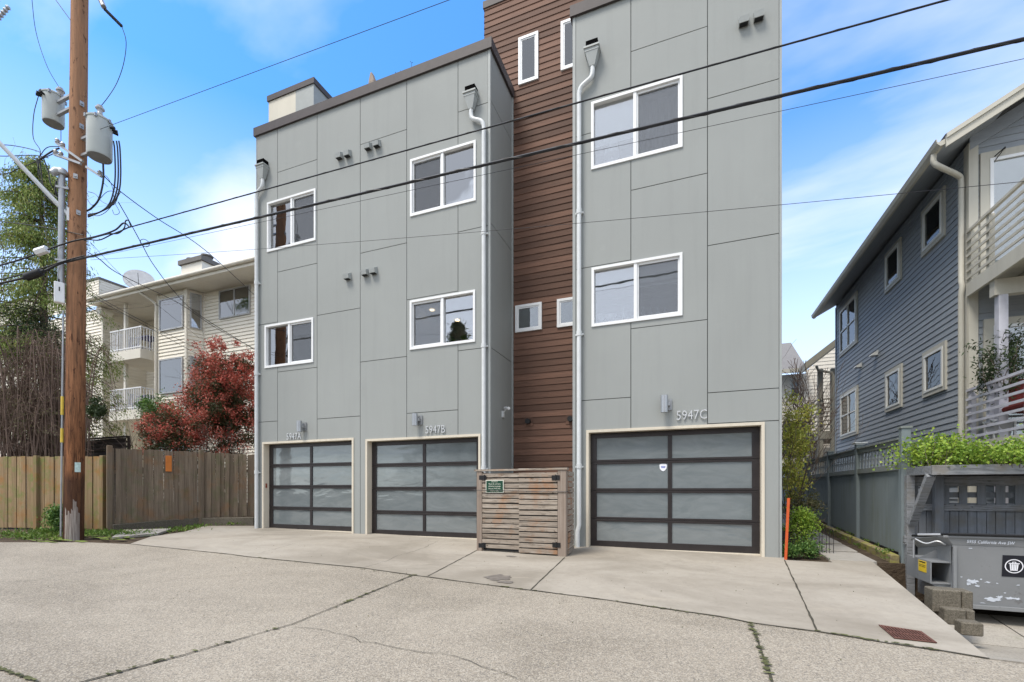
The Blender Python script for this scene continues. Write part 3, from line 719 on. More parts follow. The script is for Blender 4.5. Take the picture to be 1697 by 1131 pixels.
for i, px in enumerate((1033, 1066, 1078, 1090, 1102)):
    b = PY(px, 527, D + .3); q = MB(); q.lathe(b, [(.03, 0), (.032, .10), (.012, .14), (.012, .19)], 12)
    setp(q.build('bottle', M['galv'], loc=b, smooth=True), ('small bottle at the left pane of the lower right window', 'leftmost of four small bottles at the right pane of the lower right window', 'second of four small bottles at the right pane of the lower right window', 'third of four small bottles at the right pane of the lower right window', 'rightmost of four small bottles at the right pane of the lower right window')[i], 'bottle', 'bottles on the window sill')
# ---------------------------------------------------------------- foliage helpers
NR = np.random.default_rng(11)
def quads_mesh(name, V, mat, parent=None, loc=(0, 0, 0)):
    n = len(V) // 4; me = bpy.data.meshes.new(name)
    org = np.array(base_of(parent)) if parent else np.array(loc)
    me.vertices.add(n * 4); me.vertices.foreach_set('co', (V - org).astype(np.float32).ravel())
    me.loops.add(n * 4); me.loops.foreach_set('vertex_index', np.arange(n * 4, dtype=np.int32))
    me.polygons.add(n); me.polygons.foreach_set('loop_start', np.arange(0, n * 4, 4, dtype=np.int32)); me.polygons.foreach_set('loop_total', np.full(n, 4, dtype=np.int32))
    me.update(); me.validate(); me.materials.append(mat)
    o = bpy.data.objects.new(name, me); COL.objects.link(o)
    if parent: o.parent = parent
    else: o.location = org
    return o
def leaf_quads(P, L, W, droop=0.0, up=0.0, dirs=None):
    n = len(P); d = NR.normal(size=(n, 3)) if dirs is None else dirs + NR.normal(size=(n, 3)) * .35
    d[:, 2] += up - droop; d /= np.linalg.norm(d, axis=1)[:, None] + 1e-9
    s = np.cross(d, NR.normal(size=(n, 3))); s /= np.linalg.norm(s, axis=1)[:, None] + 1e-9
    l = (L * NR.uniform(.6, 1.3, n))[:, None]; w = (W * NR.uniform(.7, 1.2, n))[:, None]
    nn = np.cross(d, s)
    V = np.stack([P, P + d * l * .5 + s * w * .5 + nn * w * .15, P + d * l, P + d * l * .5 - s * w * .5 + nn * w * .15], 1)
    return V.reshape(-1, 3)
def clumps(c, rad, nclump, per, spread, shell=.55, flat=1.0):
    c = np.array(c); rad = np.array(rad); out = []
    for k in range(nclump):
        v = NR.normal(size=3); v /= np.linalg.norm(v); q = (shell + (1 - shell) * NR.random()) * NR.uniform(.75, 1.12)
        if NR.random() < .25: q *= .6
        cc = c + v * rad * q; m = int(per * NR.uniform(.5, 1.5))
        out.append(cc + NR.normal(size=(m, 3)) * spread * NR.uniform(.6, 1.3) * np.array([1, 1, flat]))
    return np.concatenate(out)
def branches(mb, p, d, L, r, depth, spread=.6, n=3, up=.1, seg=3, tips=None, rmin=.003):
    p = Vector(p); d = Vector(d).normalized(); pts = [p.copy()]; rs = [r]
    for k in range(seg):
        d = (d + Vector((random.gauss(0, .13), random.gauss(0, .13), random.gauss(0, .1) + up * .3))).normalized()
        p = p + d * L / seg; pts.append(p.copy()); rs.append(max(rmin, r * (1 - .45 * (k + 1) / seg)))
    mb.tube(pts, rs, 5 if r < .03 else 8, cap=False)
    if tips is not None and depth <= 1: tips.extend(pts[1:])
    if depth == 0: return
    for k in range(n):
        i = random.randint(1, seg); nd = (d + Vector((random.gauss(0, spread), random.gauss(0, spread), random.gauss(0, spread * .6) + up))).normalized()
        branches(mb, pts[i], nd, L * random.uniform(.55, .8), rs[i] * .65, depth - 1, spread, n, up, seg, tips, rmin)
M['bark'] = woodm('grey brown bark', (.10, .075, .055), (.19, .15, .12), 'Z')
M['twig'] = woodm('bare brown twigs', (.12, .08, .062), (.25, .18, .14), 'Z')
M['cedarleaf'] = leafm('cedar foliage', [(.10, .15, .03), (.19, .27, .05), (.32, .40, .09), (.42, .38, .11)])
M['darkleaf'] = leafm('dark green leaves', [(.022, .04, .014), (.04, .07, .022), (.07, .10, .035)])
M['photgreen'] = leafm('bronze green leaves', [(.03, .045, .018), (.07, .09, .03), (.13, .12, .05), (.16, .07, .045)])
M['redleaf'] = leafm('red young leaves', [(.20, .07, .04), (.48, .08, .06), (.74, .16, .12), (.80, .36, .27)])
M['vineleaf'] = leafm('bright vine leaves', [(.13, .24, .03), (.28, .42, .05), (.46, .56, .08)])
M['midleaf'] = leafm('green shrub leaves', [(.05, .12, .03), (.10, .20, .04), (.22, .33, .07)])
M['yelleaf'] = leafm('yellow green leaves', [(.36, .42, .07), (.56, .58, .12), (.62, .46, .12)])
M['oldleaf'] = leafm('faded olive leaves', [(.07, .08, .03), (.16, .16, .06), (.25, .2, .12)])
M['grass'] = leafm('moss and weeds', [(.07, .13, .02), (.14, .24, .04), (.24, .32, .06)])

# ---------------------------------------------------------------- utility pole
pb_ = PG(122, 893); tp = ray(122, 893); TPOLE = (pb_.z - CAMZ) / tp.z
ptop = PT(137, -420, TPOLE); 
def polept(py): 
    f = (893 - py) / (893 + 420.0); return pb_.lerp(ptop, f)
M['pole'] = None
m = NM('creosoted pole wood'); g1 = m.noise(1, 8, .75, m.vec((26, 26, 1.6)), .6); sp2 = m.n('ShaderNodeSeparateXYZ'); m.l(m.tc.outputs['Object'], sp2.inputs[0])
c_ = m.mix(m.ramp(g1, [(.38, 0), (.6, 1)]), (.060, .024, .011), (.30, .128, .056))
c_ = m.mix(m.ramp(m.math('ADD', m.math('DIVIDE', sp2.outputs[2], 8.0), m.math('MULTIPLY', g1, .15)), [(.35, 0), (.9, .5)]), c_, (.46, .26, .15))
kn = m.noise(1, 5, .6, m.vec((13, 13, 5)), .5); c_ = m.mix(m.ramp(kn, [(.60, 0), (.66, .8)]), c_, (.06, .022, .012))
low = m.ramp(sp2.outputs[2], [(.0, 1), (1.0, 1), (1.3, .0)]) if False else m.ramp(m.math('DIVIDE', sp2.outputs[2], 3.0), [(.42, 1), (.5, 0)])
c_ = m.mix(m.math('MULTIPLY', low, .72), c_, (.045, .022, .014))
m.bump(g1, .9, .02); M['pole'] = m.set(c_, .8, 0, .25)
m = NM('bare scraped wood'); M['scrape'] = (m.bump(m.noise(1, 6, .7, m.vec((30, 30, 1.5))), .6, .01), m.set(m.mix(m.ramp(m.noise(1, 6, .7, m.vec((30, 30, 1.5))), [(.35, 0), (.65, 1)]), (.16, .12, .10), (.42, .37, .33)), .9))[1]
pole = thing('utility_pole', 'tall brown wooden utility pole standing in weeds before the left fence', 'utility pole', pb_)
q = MB(); n = 26; q.tube([pb_.lerp(ptop, k / n) + Vector((random.gauss(0, .004), 0, 0)) - Vector((0, 0, .25 if k == 0 else 0)) for k in range(n + 1)], [.175 - .045 * k / n for k in range(n + 1)], 28)
q.build('pole_shaft', M['pole'], pole, smooth=True)
tocam = Vector((-pb_.x, -pb_.y, 0)).normalized(); side = Vector((tocam.y, -tocam.x, 0)) * -1    # side points right in view
if side.dot(Vector((CS, SN, 0))) < 0: side = -side
def onpole(py, ang, r=.172):      # ang 0 faces the camera, positive to the right
    c = polept(py); return c + (tocam * math.cos(ang) + side * math.sin(ang)) * r
# scraped patch at the base
q = MB()
for k in range(-5, 4):
    a0, a1 = k * .16 - .1, (k + 1) * .16 - .1; hh = 838 + random.uniform(-8, 14) + (12 if abs(k) > 3 else 0)
    q.face(onpole(900, a0, .179), onpole(900, a1, .179), onpole(hh, a1, .178), onpole(hh + random.uniform(-5, 5), a0, .178))
q.build('scraped_patch', M['scrape'], pole)
M['paper'] = plain('weathered paper', (.52, .66, .62), .8, var=.2, scale=20); M['ink'] = plain('dark print', (.06, .07, .08), .8, bump=0)
q = MB(); 
for k in range(4): q.face(onpole(783, .02 + k * .14, .181), onpole(783, .16 + k * .14, .181), onpole(767, .16 + k * .14, .181), onpole(767, .02 + k * .14, .181))
nb = q.build('notice_paper', M['paper'], pole)
# conduit, weatherhead, meter box, small riser, tags
q = MB(); cpt = lambda py: onpole(py, -1.45, .245)
q.tube([cpt(300), cpt(400), cpt(470), cpt(505)], .055, 14); cond = q.build('conduit', M['galv'], pole, smooth=True)
q = MB(); c0_ = cpt(300); q.lathe(c0_, [(.058, -.02), (.10, .0), (.105, .06), (.07, .12), (.02, .14)], 16); q.tube([c0_ + Vector((0, 0, .06)), c0_ - side * .10 + Vector((0, 0, .03)), c0_ - side * .16 - Vector((0, 0, .04))], [.085, .08, .06], 12)
q.build('weatherhead', M['galv'], cond, smooth=True)
for py in (322, 440): c = cpt(py); q = MB(); q.bar(c - side * .09, onpole(py, -.9, .17), .05, .04); q.build('conduit_strap', M['galv'], cond)
q = MB(); c = onpole(493, -1.35, .27); q.bar(c - Vector((0, 0, .22)), c + Vector((0, 0, .22)), .17, .12, up=tocam); bx = q.build('meter_box', M['white'], pole, bevel=.015)
q = MB(); q.bar(c + tocam * .062 + Vector((0, 0, .02)), c + tocam * .062 + Vector((0, 0, .11)), .02, .006, up=tocam); q.bar(c + Vector((0, 0, .22)), c + Vector((0, 0, .29)), .05, .05, up=tocam); q.build('box_label', M['black'], bx)
q = MB(); rp = lambda py: onpole(py, -1.35, .205); q.tube([rp(520), rp(640), rp(760), rp(888)], .017, 8); rs = q.build('riser_pipe', M['galv'], pole, smooth=True)
M['yellow'] = plain('yellow marker', (.62, .45, .06), .5)
q = MB()
for a, b in ((690, 660), (735, 712), (680, 684)): q.tube([rp(a), rp(b)], .026, 8)
q.build('marker_sleeve', M['yellow'], rs)
# bolts on the shaft
q = MB()
for py, a in ((178, .3), (215, .3), (300, -.2), (358, .1)):
    p_ = onpole(py, a, .15); d_ = (p_ - polept(py)).normalized(); q.cyl(p_, p_ + d_ * .06, .022, .022, 8); q.bar(p_ + d_ * .03 + Vector((0, 0, -.05)), p_ + d_ * .03 + Vector((0, 0, .05)), .07, .012, up=d_)
q.build('bolt', M['galv'], pole)
# steel brackets (small cross arms)
for (a, b) in (((93, 237), (137, 268)), ((90, 256), (134, 272)), ((143, 277), (168, 293))):
    q = MB(); pa, pb2 = PT(a[0], a[1], TPOLE - .2), PT(b[0], b[1], TPOLE - .2); q.bar(pa, pb2, .045, .045)
    ba = q.build('bracket_arm', M['galv'], pole)
    for f_ in ((0.05, .25) if a[0] < 140 else (.9,)):
        c = pa.lerp(pb2, f_); q = MB(); q.lathe(c, [(.02, 0), (.045, .03), (.03, .05), (.045, .07), (.03, .10)], 12); q.build('insulator', M['metal'], ba, smooth=True)
# transformers
M['tx'] = plain('pale grey enamel', (.44, .47, .45), .4, var=.06, scale=3)
M['txdark'] = plain('transformer underside', (.20, .21, .21), .6)
M['porc'] = plain('grey porcelain', (.45, .45, .46), .25, var=.05)
def transformer(px, pt_, pb, rad, t, label, bpx, bh, hang):
    b = PT(px, pb, t); tz = PT(px, pt_, t).z; h = tz - b.z
    tr = thing('transformer', label, 'transformer', b, 'pole mounted transformers')
    q = MB(); q.lathe(b, [(rad * .94, 0), (rad, .03), (rad, h)], 32); q.build('tank', M['tx'], tr, smooth=True)
    q = MB(); q.lathe(b, [(rad * .5, -.012), (rad * .93, -.006), (rad * .93, .0)], 32); q.build('tank_bottom', M['txdark'], tr)
    q = MB(); q.lathe(b + Vector((0, 0, h)), [(rad * 1.06, 0), (rad * 1.07, .03), (rad * .9, .06), (rad * .3, .085)], 32); q.build('lid', M['tx'], tr, smooth=True)
    q = MB()
    for k in range(6):
        a = k * math.pi / 3 + .3; c = b + Vector((math.cos(a) * rad * 1.07, math.sin(a) * rad * 1.07, h)); q.box(c.x - .02, c.x + .02, c.y - .02, c.y + .02, c.z - .03, c.z + .04)
    q.build('lid_clamp', M['galv'], tr)
    c = PT(bpx, pt_, t); c.z = b.z + h + .05; c = c.lerp(Vector((b.x, b.y, c.z)), .25)
    q = MB(); q.lathe(c, [(.05, 0), (.06, .03), (.04, .05), (.06, .07), (.04, .09), (.06, .11), (.045, .13), (.045, bh - .05), (.08, bh - .045), (.08, bh - .02), (.05, bh), (.05, bh + .03)], 16)
    q.build('bushing', M['porc'], tr, smooth=True)
    q = MB()
    pc = polept((pt_ + pb) / 2)
    for f_ in (.25, .72): q.bar(Vector((b.x, b.y, b.z + h * f_)), Vector((pc.x, pc.y, b.z + h * f_)), .06, .05)
    q.build('mounting_bracket', M['galv'], tr)
    q = MB(); dv_ = side * (-1 if hang < 0 else 1)
    for k in range(3):
        c2 = Vector((b.x, b.y, b.z + h * .86)) + (dv_ * math.cos(k * .35) + tocam * math.sin(k * .35)) * rad; d2 = (c2 - Vector((b.x, b.y, c2.z))).normalized(); q.cyl(c2, c2 + d2 * .09, .022, .03, 8)
    q.build('terminal', M['black'], tr)
    return b, h, tr, c + Vector((0, 0, bh))
tb1, th1, tr1, bu1 = transformer(88.5, 162, 206, .19, TPOLE + .35, 'smaller grey transformer can hung left of the wooden pole', 104, .13, -1)
tb2, th2, tr2, bu2 = transformer(165, 203, 262, .215, TPOLE - .25, 'larger grey transformer can hung right of the wooden pole', 166, .27, 1)
# street lamp arm
q = MB(); a0, a1 = PT(114, 358, TPOLE - .12), PT(-40, 196, TPOLE - .9)
q.tube([a0, a1, a1 + (a1 - a0) * .6], .042, 14); sl_ = thing('street_lamp', 'pale steel street lamp arm rising left from the wooden pole', 'street lamp', a0)
q.build('lamp_arm', M['whitepipe'], sl_, smooth=True); q = MB(); q.bar(a0 + Vector((0, 0, -.12)), a0 + Vector((0, 0, .16)), .07, .10, up=tocam); q.build('arm_plate', M['white'], sl_)
# cutout switch top right, small insulator top left
ctop = PT(178, -30, TPOLE + .2); cu_ = thing('fuse_switch', 'grey fuse switch with ribbed insulator hanging at the top right of the pole', 'fuse', ctop)
q = MB(); q.tube([PT(165, -4, TPOLE + .1), PT(172, 12, TPOLE)], .05, 10); q.tube([PT(134, -40, TPOLE), PT(168, -6, TPOLE)], .03, 8); q.build('switch_body', M['galv'], cu_, smooth=True)
q = MB(); A_, B_ = PT(173, 15, TPOLE), PT(202, 44, TPOLE); pts = [A_.lerp(B_, k / 22) for k in range(23)]; q.tube(pts, [.035 if k % 2 else .02 for k in range(23)], 10); q.build('insulator', M['black'], cu_)
q = MB(); A_, B_ = PT(15, 11, TPOLE), PT(-4, 32, TPOLE); pts = [A_.lerp(B_, k / 10) for k in range(11)]; q.tube(pts, [.05 if k % 2 else .025 for k in range(11)], 10)
setp(q.build('insulator', M['galv'], loc=A_), 'grey ribbed insulator at the far top left corner of the sky', 'insulator')

# ---------------------------------------------------------------- cables
def cable(label, pts, r, group='overhead cables', name='power_cable', k=8, mat='cable', raw=False):
    P_ = [p if isinstance(p, Vector) else PT(p[0], p[1], TPOLE + (p[2] if len(p) > 2 else 0)) for p in pts]
    if not raw: P_ = spline(P_, k)
    q = MB(); q.tube(P_, r, 6); return setp(q.build(name, M[mat], loc=P_[0], smooth=True), label, 'cable', group)
def span(label, a, b, r, sag=.1, l=-.35, e=2.2, left=None, twist=False):
    n = 46; P_ = []
    for k in range(n + 1):
        s = e * k / n; p = a.lerp(b, s) ; p.z -= 4 * sag * (s / e) * (1 - s / e)
        P_.append(p)
    if left: P_ = spline([left, left.lerp(a, .5) - Vector((0, 0, .05)), a], 8)[:-1] + P_
    q = MB()
    q.tube(P_, r, 6)
    if twist:
        L = []; 
        for i in range(len(P_) - 1):
            for j in range(6):
                f_ = j / 6; p = P_[i].lerp(P_[i + 1], f_); an = (i + f_) * 6.283 / 2 * 1.9; L.append(p + Vector((0, math.cos(an), math.sin(an))) * r * .95)
        q.tube(L, r * .3, 5)
    return setp(q.build('power_cable', M['cable'], loc=P_[0], smooth=True), label, 'cable', 'cables crossing in front of the townhouses')
yr = 6.6
span('thin upper black cable crossing the third floor, with a splice at the pole end', PT(215, 377, TPOLE - .2), PY(1570, 0, yr), .011, .0, twist=True)
span('thickest black bundle of cables crossing the houses between floors', PT(121, 432, TPOLE - .25), PY(1697, 62, yr), .020, .02, twist=True)
span('hair thin wire just under the thickest cable', PT(150, 428, TPOLE - .25), PY(1697, 90, yr), .003, .05)
span('lowest hair thin wire crossing from the pole to the blue house', PT(150, 431, TPOLE - .2), PY(1697, 288, yr), .003, .12, e=1.3)
span('lone thin wire rising to the right in the open sky', PT(135, 226, TPOLE - .2), PY(745, 0, 6.2), .0045, .0)
c = PX(1254, 92, 0.0) if False else None
# left side continuations
cable('black cable running left from the pole splice above the white sleeve', [(215, 377, -.2), (205, 370, -.2), (190, 382, -.2), (160, 392, -.2), (121, 400, -.25), (90, 410, -.3), (50, 425, -.4), (0, 440, -.5), (-90, 460, -.7)], .016)
cable('looped slack cable below the pole splice', [(217, 376, -.2), (213, 366, -.22), (208, 367, -.22), (206, 378, -.22), (196, 387, -.22), (180, 388, -.22), (160, 393, -.24), (140, 399, -.25)], .013)
cable('sagging black cable passing behind the splice loops', [(145, 397, -.22), (165, 398, -.2), (185, 389, -.2), (200, 383, -.2), (216, 376, -.2)], .012)
cable('thick black bundle running left and down to the round splice case', [(121, 432, -.25), (100, 437, -.3), (60, 455, -.4), (0, 470, -.5), (-90, 488, -.7)], .022)
cable('second black bundle just above the round splice case', [(140, 424, -.25), (110, 432, -.3), (60, 448, -.38), (0, 464, -.5), (-90, 480, -.7)], .013)
cable('thin black cable running left at the middle of the conifer', [(138, 390, -.2), (90, 380, -.1), (40, 372, .1), (0, 367, .2), (-90, 352, .6)], .009)
q = MB(); A_, B_ = PT(38, 462, TPOLE - .45), PT(73, 449, TPOLE - .42); q.tube([A_.lerp(B_, f_) for f_ in (0, .1, .15, .5, .85, .9, 1)], [.03, .035, .075, .08, .075, .035, .03], 14)
setp(q.build('splice_case', M['black'], loc=A_, smooth=True), 'black barrel splice case on the bundled cables left of the pole', 'splice case')
q = MB(); A_, B_ = PT(60, 419, TPOLE - .35), PT(78, 413, TPOLE - .34); q.tube([A_, B_], .075, 6); 
setp(q.build('cable_box', M['white'], loc=A_), 'small white box on the cables before the conifer', 'cable box')
# service drops to houses behind
ap = lambda px, py, Y=13.3: PY(px, py, Y)
cable('black service line falling right from the transformer leads to the apartment roof', [(170, 290, -.1), (200, 318, .3), (260, 362, 1.5), (340, 415, 3.5), ap(425, 492, 13)], .010, k=10)
cable('black service line falling steeply right past a small ring', [(196, 335, 0), (215, 368, .5), (235, 405, 1.1), (255, 440, 1.8), (290, 485, 3), (330, 522, 4.5), ap(425, 582, 12.2)], .010, k=10)
cable('dark line curving from the pole across the upper balcony', [(145, 418, 0), (165, 430, .1), (190, 450, .8), (235, 473, 2), (300, 505, 4), (360, 545, 5.5), ap(425, 580, 13)], .010, k=10)
cable('thin dark line falling from the pole past the bay window', [(145, 480, 0), (185, 505, 1), (260, 545, 3), (330, 580, 5), ap(345, 590, 12.9)], .006)
cable('second thin dark line falling beside the bay window', [(145, 486, 0), (190, 512, 1), (270, 556, 3), ap(350, 600, 12.9)], .006)
cable('fine grey wire falling across the balcony recess', [(150, 402, 0), (200, 455, 1), (260, 505, 3), (330, 560, 5)], .004)
q = MB(); c = PT(240, 403, TPOLE + 1.3); pts = [c + (side * math.cos(a * .63) + Vector((0, 0, 1)) * math.sin(a * .63)) * .09 for a in range(11)]; q.tube(pts, .008, 5)
setp(q.build('cable_ring', M['cable'], loc=c), 'small ring of cable hung on a service line', 'cable ring')
# wires at the pole top and transformer leads
gT = 'leads around the transformers'
cable('thin wire arching from the fuse switch down to the larger transformer', [(202, 44), (209, 70), (205, 105), (194, 137), (180, 160, -.2), bu2], .007, gT)
cable('thin wire falling from the frame top to the smaller transformer', [(48, -60, .2), (53, 0, .2), (60, 55, .3), (78, 110, .3), bu1], .006, gT)
cable('short wire slanting into the pole at the very top', [(85, -10), (120, 38)], .008, gT)
cable('long thin lead dropping from the smaller transformer side', [(64, 158, .3), (56, 190, .2), (55, 228, .1), (66, 248, 0), (66, 262, -.1)], .008, gT)
cable('short vertical lead below the smaller transformer', [(101, 216, .3), (101, 242, -.1)], .007, gT)
for i, (dx, lb) in enumerate(((0, 'left'), (5, 'middle'), (9, 'right'))):
    cable('heavy black lead hanging right of the larger transformer, %smost of three' % lb if lb != 'middle' else 'heavy black lead hanging right of the larger transformer, second of three',
          [(188 + dx, 234, -.2), (190 + dx, 250, -.2), (191 + dx, 290, -.2), (188 + dx, 318, -.2), (180 + dx * .6, 340, -.2), (165, 352, -.2), (146, 356 + i * 2, -.15)], .014, gT)
cable('thick black lead curving under the larger transformer', [(171, 272, -.2), (171, 300, -.2), (164, 330, -.2), (152, 345, -.18), (144, 350, -.15)], .018, gT)
cable('thin loops of wire coiled right of the pole', [(144, 330, -.15), (155, 340, -.2), (178, 318, -.2), (195, 322, -.2), (188, 340, -.2), (170, 335, -.2), (158, 322, -.2), (146, 318, -.15)], .006, gT)
cable('loose curl of wire hanging right of the coils', [(178, 310, -.2), (170, 300, -.2), (176, 292, -.2), (186, 310, -.2), (190, 335, -.2), (198, 352, -.2), (190, 356, -.2), (186, 348, -.2)], .005, gT)
cable('low loop of wire under the coils', [(146, 352, -.15), (160, 358, -.2), (175, 352, -.2), (190, 335, -.2), (200, 318, -.2)], .006, gT)
for i, pts in enumerate(([(0, 240, .5), (30, 243, .3), (60, 250, 0), (70, 256, -.1)], [(0, 259, .5), (35, 258, .3), (60, 258, 0), (80, 262, -.1)], [(0, 289, .3), (30, 280, .2), (60, 268, 0), (95, 252, -.1)])):
    cable(('upper', 'middle', 'lower')[i] + ' of three black lines reaching the tangle left of the pole', [(-90, pts[0][1] - 3, 1.2)] + pts, .009, gT)
tang = [[(66, 262), (63, 285), (70, 305), (86, 322), (100, 330)], [(72, 262), (80, 285), (84, 305), (95, 320), (104, 332)], [(60, 262), (66, 290), (62, 262)], [(66, 264), (88, 250), (98, 246)], [(64, 262), (78, 245), (100, 243)], [(93, 300), (92, 318), (98, 330), (103, 322)], [(96, 298), (99, 318), (104, 325)], [(66, 262), (70, 300), (76, 325), (92, 340), (106, 345)]]
q = MB()
for t_ in tang: q.tube(spline([PT(a, b, TPOLE - .12 + random.uniform(-.05, .05)) for a, b in t_], 8), random.choice((.008, .012, .016)), 6)
setp(q.build('cable_tangle', M['cable'], loc=PT(66, 262, TPOLE), smooth=True), 'tangle of black leads hanging left of the pole by the weatherhead', 'cables', gT)

# ---------------------------------------------------------------- left wooden fences
M['fenceL'] = woodm('yellow brown fence boards', (.21, .14, .072), (.41, .30, .175), 'Z', moss=((.15, .19, .05), .85), stain=(.30, .15, .05))
M['fenceR'] = woodm('grey weathered fence boards', (.135, .10, .072), (.30, .235, .17), 'Z', moss=((.10, .12, .05), .5), stain=(.22, .13, .07))
def base_pt(px, py, dz=0): p = PG(px, py); return p
def board_fence(th, A, B, za, zb, bot, mat, bw=.14, postf=(0, 1), dip=None, posth=.05, wv=.012):
    d = (B - A); L = d.length; d.normalize(); nr = Vector((d.y, -d.x, 0))
    if nr.dot(-A) < 0: nr = -nr
    n = int(L / bw); q = MB()
    for k in range(n):
        f0, f1 = k / n, (k + 1) / n; zt = za + (zb - za) * (f0 + f1) / 2 + random.uniform(-.012, .012)
        off = random.uniform(0, wv) + (.03 if k % 2 else 0) * (wv / .03)
        p0 = A + d * (f0 * L + .002); p1 = A + d * (f1 * L - .002); z0 = gz(p0.x, p0.y) + bot + random.uniform(-.01, .02)
        tl_ = random.uniform(-.012, .012)
        q.hexa([Vector((p.x, p.y, z)) + nr * (off + e) for z, ps in ((z0, (p0, p1)),) for p, e in ((p0, 0), (p1, 0), (p1, .02), (p0, .02))] +
               [Vector((p.x, p.y, zt)) + nr * (off + e) + d * tl_ for p, e in ((p0, 0), (p1, 0), (p1, .02), (p0, .02))])
    q.build('board_panel', mat, th)
    for f_ in postf:
        p = A + d * (L * f_); q = MB(); zt = za + (zb - za) * f_ + posth; q.bar(Vector((p.x, p.y, gz(p.x, p.y) - .1)) + nr * .06, Vector((p.x, p.y, zt)) + nr * .06, .11, .10, up=nr); q.build('post', mat, th, bevel=.008)
    q = MB()
    for h in (.35, 1.45): 
        q.bar(Vector((A.x, A.y, gz(A.x, A.y) + h)) - nr * .04, Vector((B.x, B.y, gz(B.x, B.y) + h)) - nr * .04, .05, .09)
    q.build('rail', mat, th)
fa, fb, fc = PG(181, 880), PG(335, 868), PG(424, 864)
fz = PG(0, 872); fz2 = fz + (fz - PG(180, 872)) * .9
zt = lambda p, px, py: PT(px, py, (p - Vector((0, 0, 0))).dot(Vector((-SN, CS, 0)))).z
A_, B_ = fz2, PG(180, 878)
th = thing('wooden_fence', 'yellow brown mossy board fence behind the utility pole', 'fence', A_)
board_fence(th, A_, B_, zt(fz, 0, 757), zt(B_, 180, 757), .0, M['fenceL'], .145, (.68, .83, .985), posth=.02)
th = thing('wooden_fence', 'grey weathered board fence on the curb between pole and townhouses', 'fence', fa)
board_fence(th, fa, fb, zt(fa, 181, 743), zt(fb, 335, 750), .16, M['fenceR'], .105, (0, .985), posth=.06, wv=.03)
board_fence(th, fb, fc, zt(fb, 335, 750), zt(fc, 424, 754), .16, M['fenceR'], .105, (), wv=.03)
M['orange'] = plain('orange painted board', (.55, .17, .03), .7)
f_ = .60; p = fa.lerp(fb, f_); nr = Vector(((fb - fa).y, -(fb - fa).x, 0)).normalized(); nr = nr if nr.dot(-fa) > 0 else -nr
t_ = (p).dot(Vector((-SN, CS, 0))); q = MB(); a, b = PT(278, 782, t_), PT(278, 756, t_); q.bar(a + nr * .12, b + nr * .12, .13, .03, up=nr)
setp(q.build('wooden_plaque', M['orange'], loc=a, bevel=.004), 'small orange board nailed near the top of the grey fence', 'plaque')
# dark corrugated screen behind
M['corr'] = plain('dark brown corrugated metal', (.040, .032, .030), .5, .3)
A_, B_ = PY(20, 740, 9.6), PY(210, 740, 9.6); z0, z1 = ZY(180, 770, 9.6), ZY(180, 727, 9.6)
th = thing('metal_screen', 'dark brown ribbed metal screen standing behind the yellow fence', 'screen', (A_.x, A_.y, gz(A_.x, A_.y)))
q = MB(); ZG = gz(A_.x, A_.y); prev = None
for k in range(int((z1 - ZG) / .04) + 1):
    z = ZG + k * .04; off = .02 * math.sin(k * math.pi / 2.0 + .5); cur = (z, off)
    if prev: q.face((A_.x, A_.y - prev[1], prev[0]), (B_.x, A_.y - prev[1], prev[0]), (B_.x, A_.y - off, z), (A_.x, A_.y - off, z))
    prev = cur
q.build('ribbed_panel', M['corr'], th)
q = MB(); q.box(A_.x - .03, B_.x + .05, A_.y - .05, A_.y + .06, z1, z1 + .05); q.build('top_rail', M['corr'], th)
for x in (A_.x, (A_.x + B_.x) / 2, B_.x): q = MB(); q.box(x - .03, x + .03, A_.y + .03, A_.y + .1, ZG, z1); q.build('post', M['corr'], th)

# ---------------------------------------------------------------- cream apartment building
A7 = lambda x, y: (140 + x / 3.141, 400 + y / 3.141)
YM, YF, YE, YRC = 14.0, 13.4, 12.9, 15.3
M['cream_s'] = siding('cream vinyl siding', (.82, .77, .67), .15, .6, .04, .18, (.35, .29, .2))
M['cream_t'] = painted('cream trim', (.74, .70, .61), .55, (.3, .25, .18), .3)
M['roofg'] = plain('grey roofing', (.16, .15, .14), .9)
M['alum'] = plain('grey window aluminium', (.42, .42, .42), .4, .3)
apt = thing('apartment_building', 'three storey cream sided apartment block with white railed balconies behind the fence', 'apartment building', (-22, 15, gz(-22, 15)))
ZG = apt.location.z
xl = lambda zx, Y: XY(A7(zx, 0)[0], Y)
zl = lambda zx, zy, Y: ZY(*A7(zx, zy), Y)
ze = zl(893, 120, YE)            # underside of the gutter
xbay0, xbay1 = xl(385, YF), xl(530, YF); xm0 = xl(622, YM); xend = -10.0
xrec0 = xl(148, YRC - .6); xwing = -1.9 * YF * 1.022
sd_ = MB()
FM = Frame((0, YM, 0), (1, 0, 0), (0, -1, 0)); lap(sd_, FM, xm0, xend, ZG, ze, .15, lip=.036)
FBy = Frame((0, YF, 0), (1, 0, 0), (0, -1, 0)); lap(sd_, FBy, xbay0, xbay1, ZG, ze, .15, lip=.036)
dA = Vector((xm0 - xbay1, YM - YF, 0)); FAn = Frame((xbay1, YF, 0), dA.normalized(), Vector((dA.y, -dA.x, 0)).normalized()); lap(sd_, FAn, 0, dA.length, ZG, ze, .15, lip=.036)
FL = Frame((xbay0, YF, 0), (0, 1, 0), (-1, 0, 0)); lap(sd_, FL, 0, YRC - YF, ZG, ze, .15, lip=.036)
FR_ = Frame((0, YRC, 0), (1, 0, 0), (0, -1, 0)); lap(sd_, FR_, xwing, xbay0, ZG, ze, .15, lip=.036)
FW = Frame((xwing, YF, 0), (0, 1, 0), (1, 0, 0)); lap(sd_, FW, 0, YRC - YF, ZG, ze, .15, lip=.036)
FWf = Frame((0, YF, 0), (1, 0, 0), (0, -1, 0)); lap(sd_, FWf, xwing - 12, xwing, ZG, ze, .15, lip=.036)
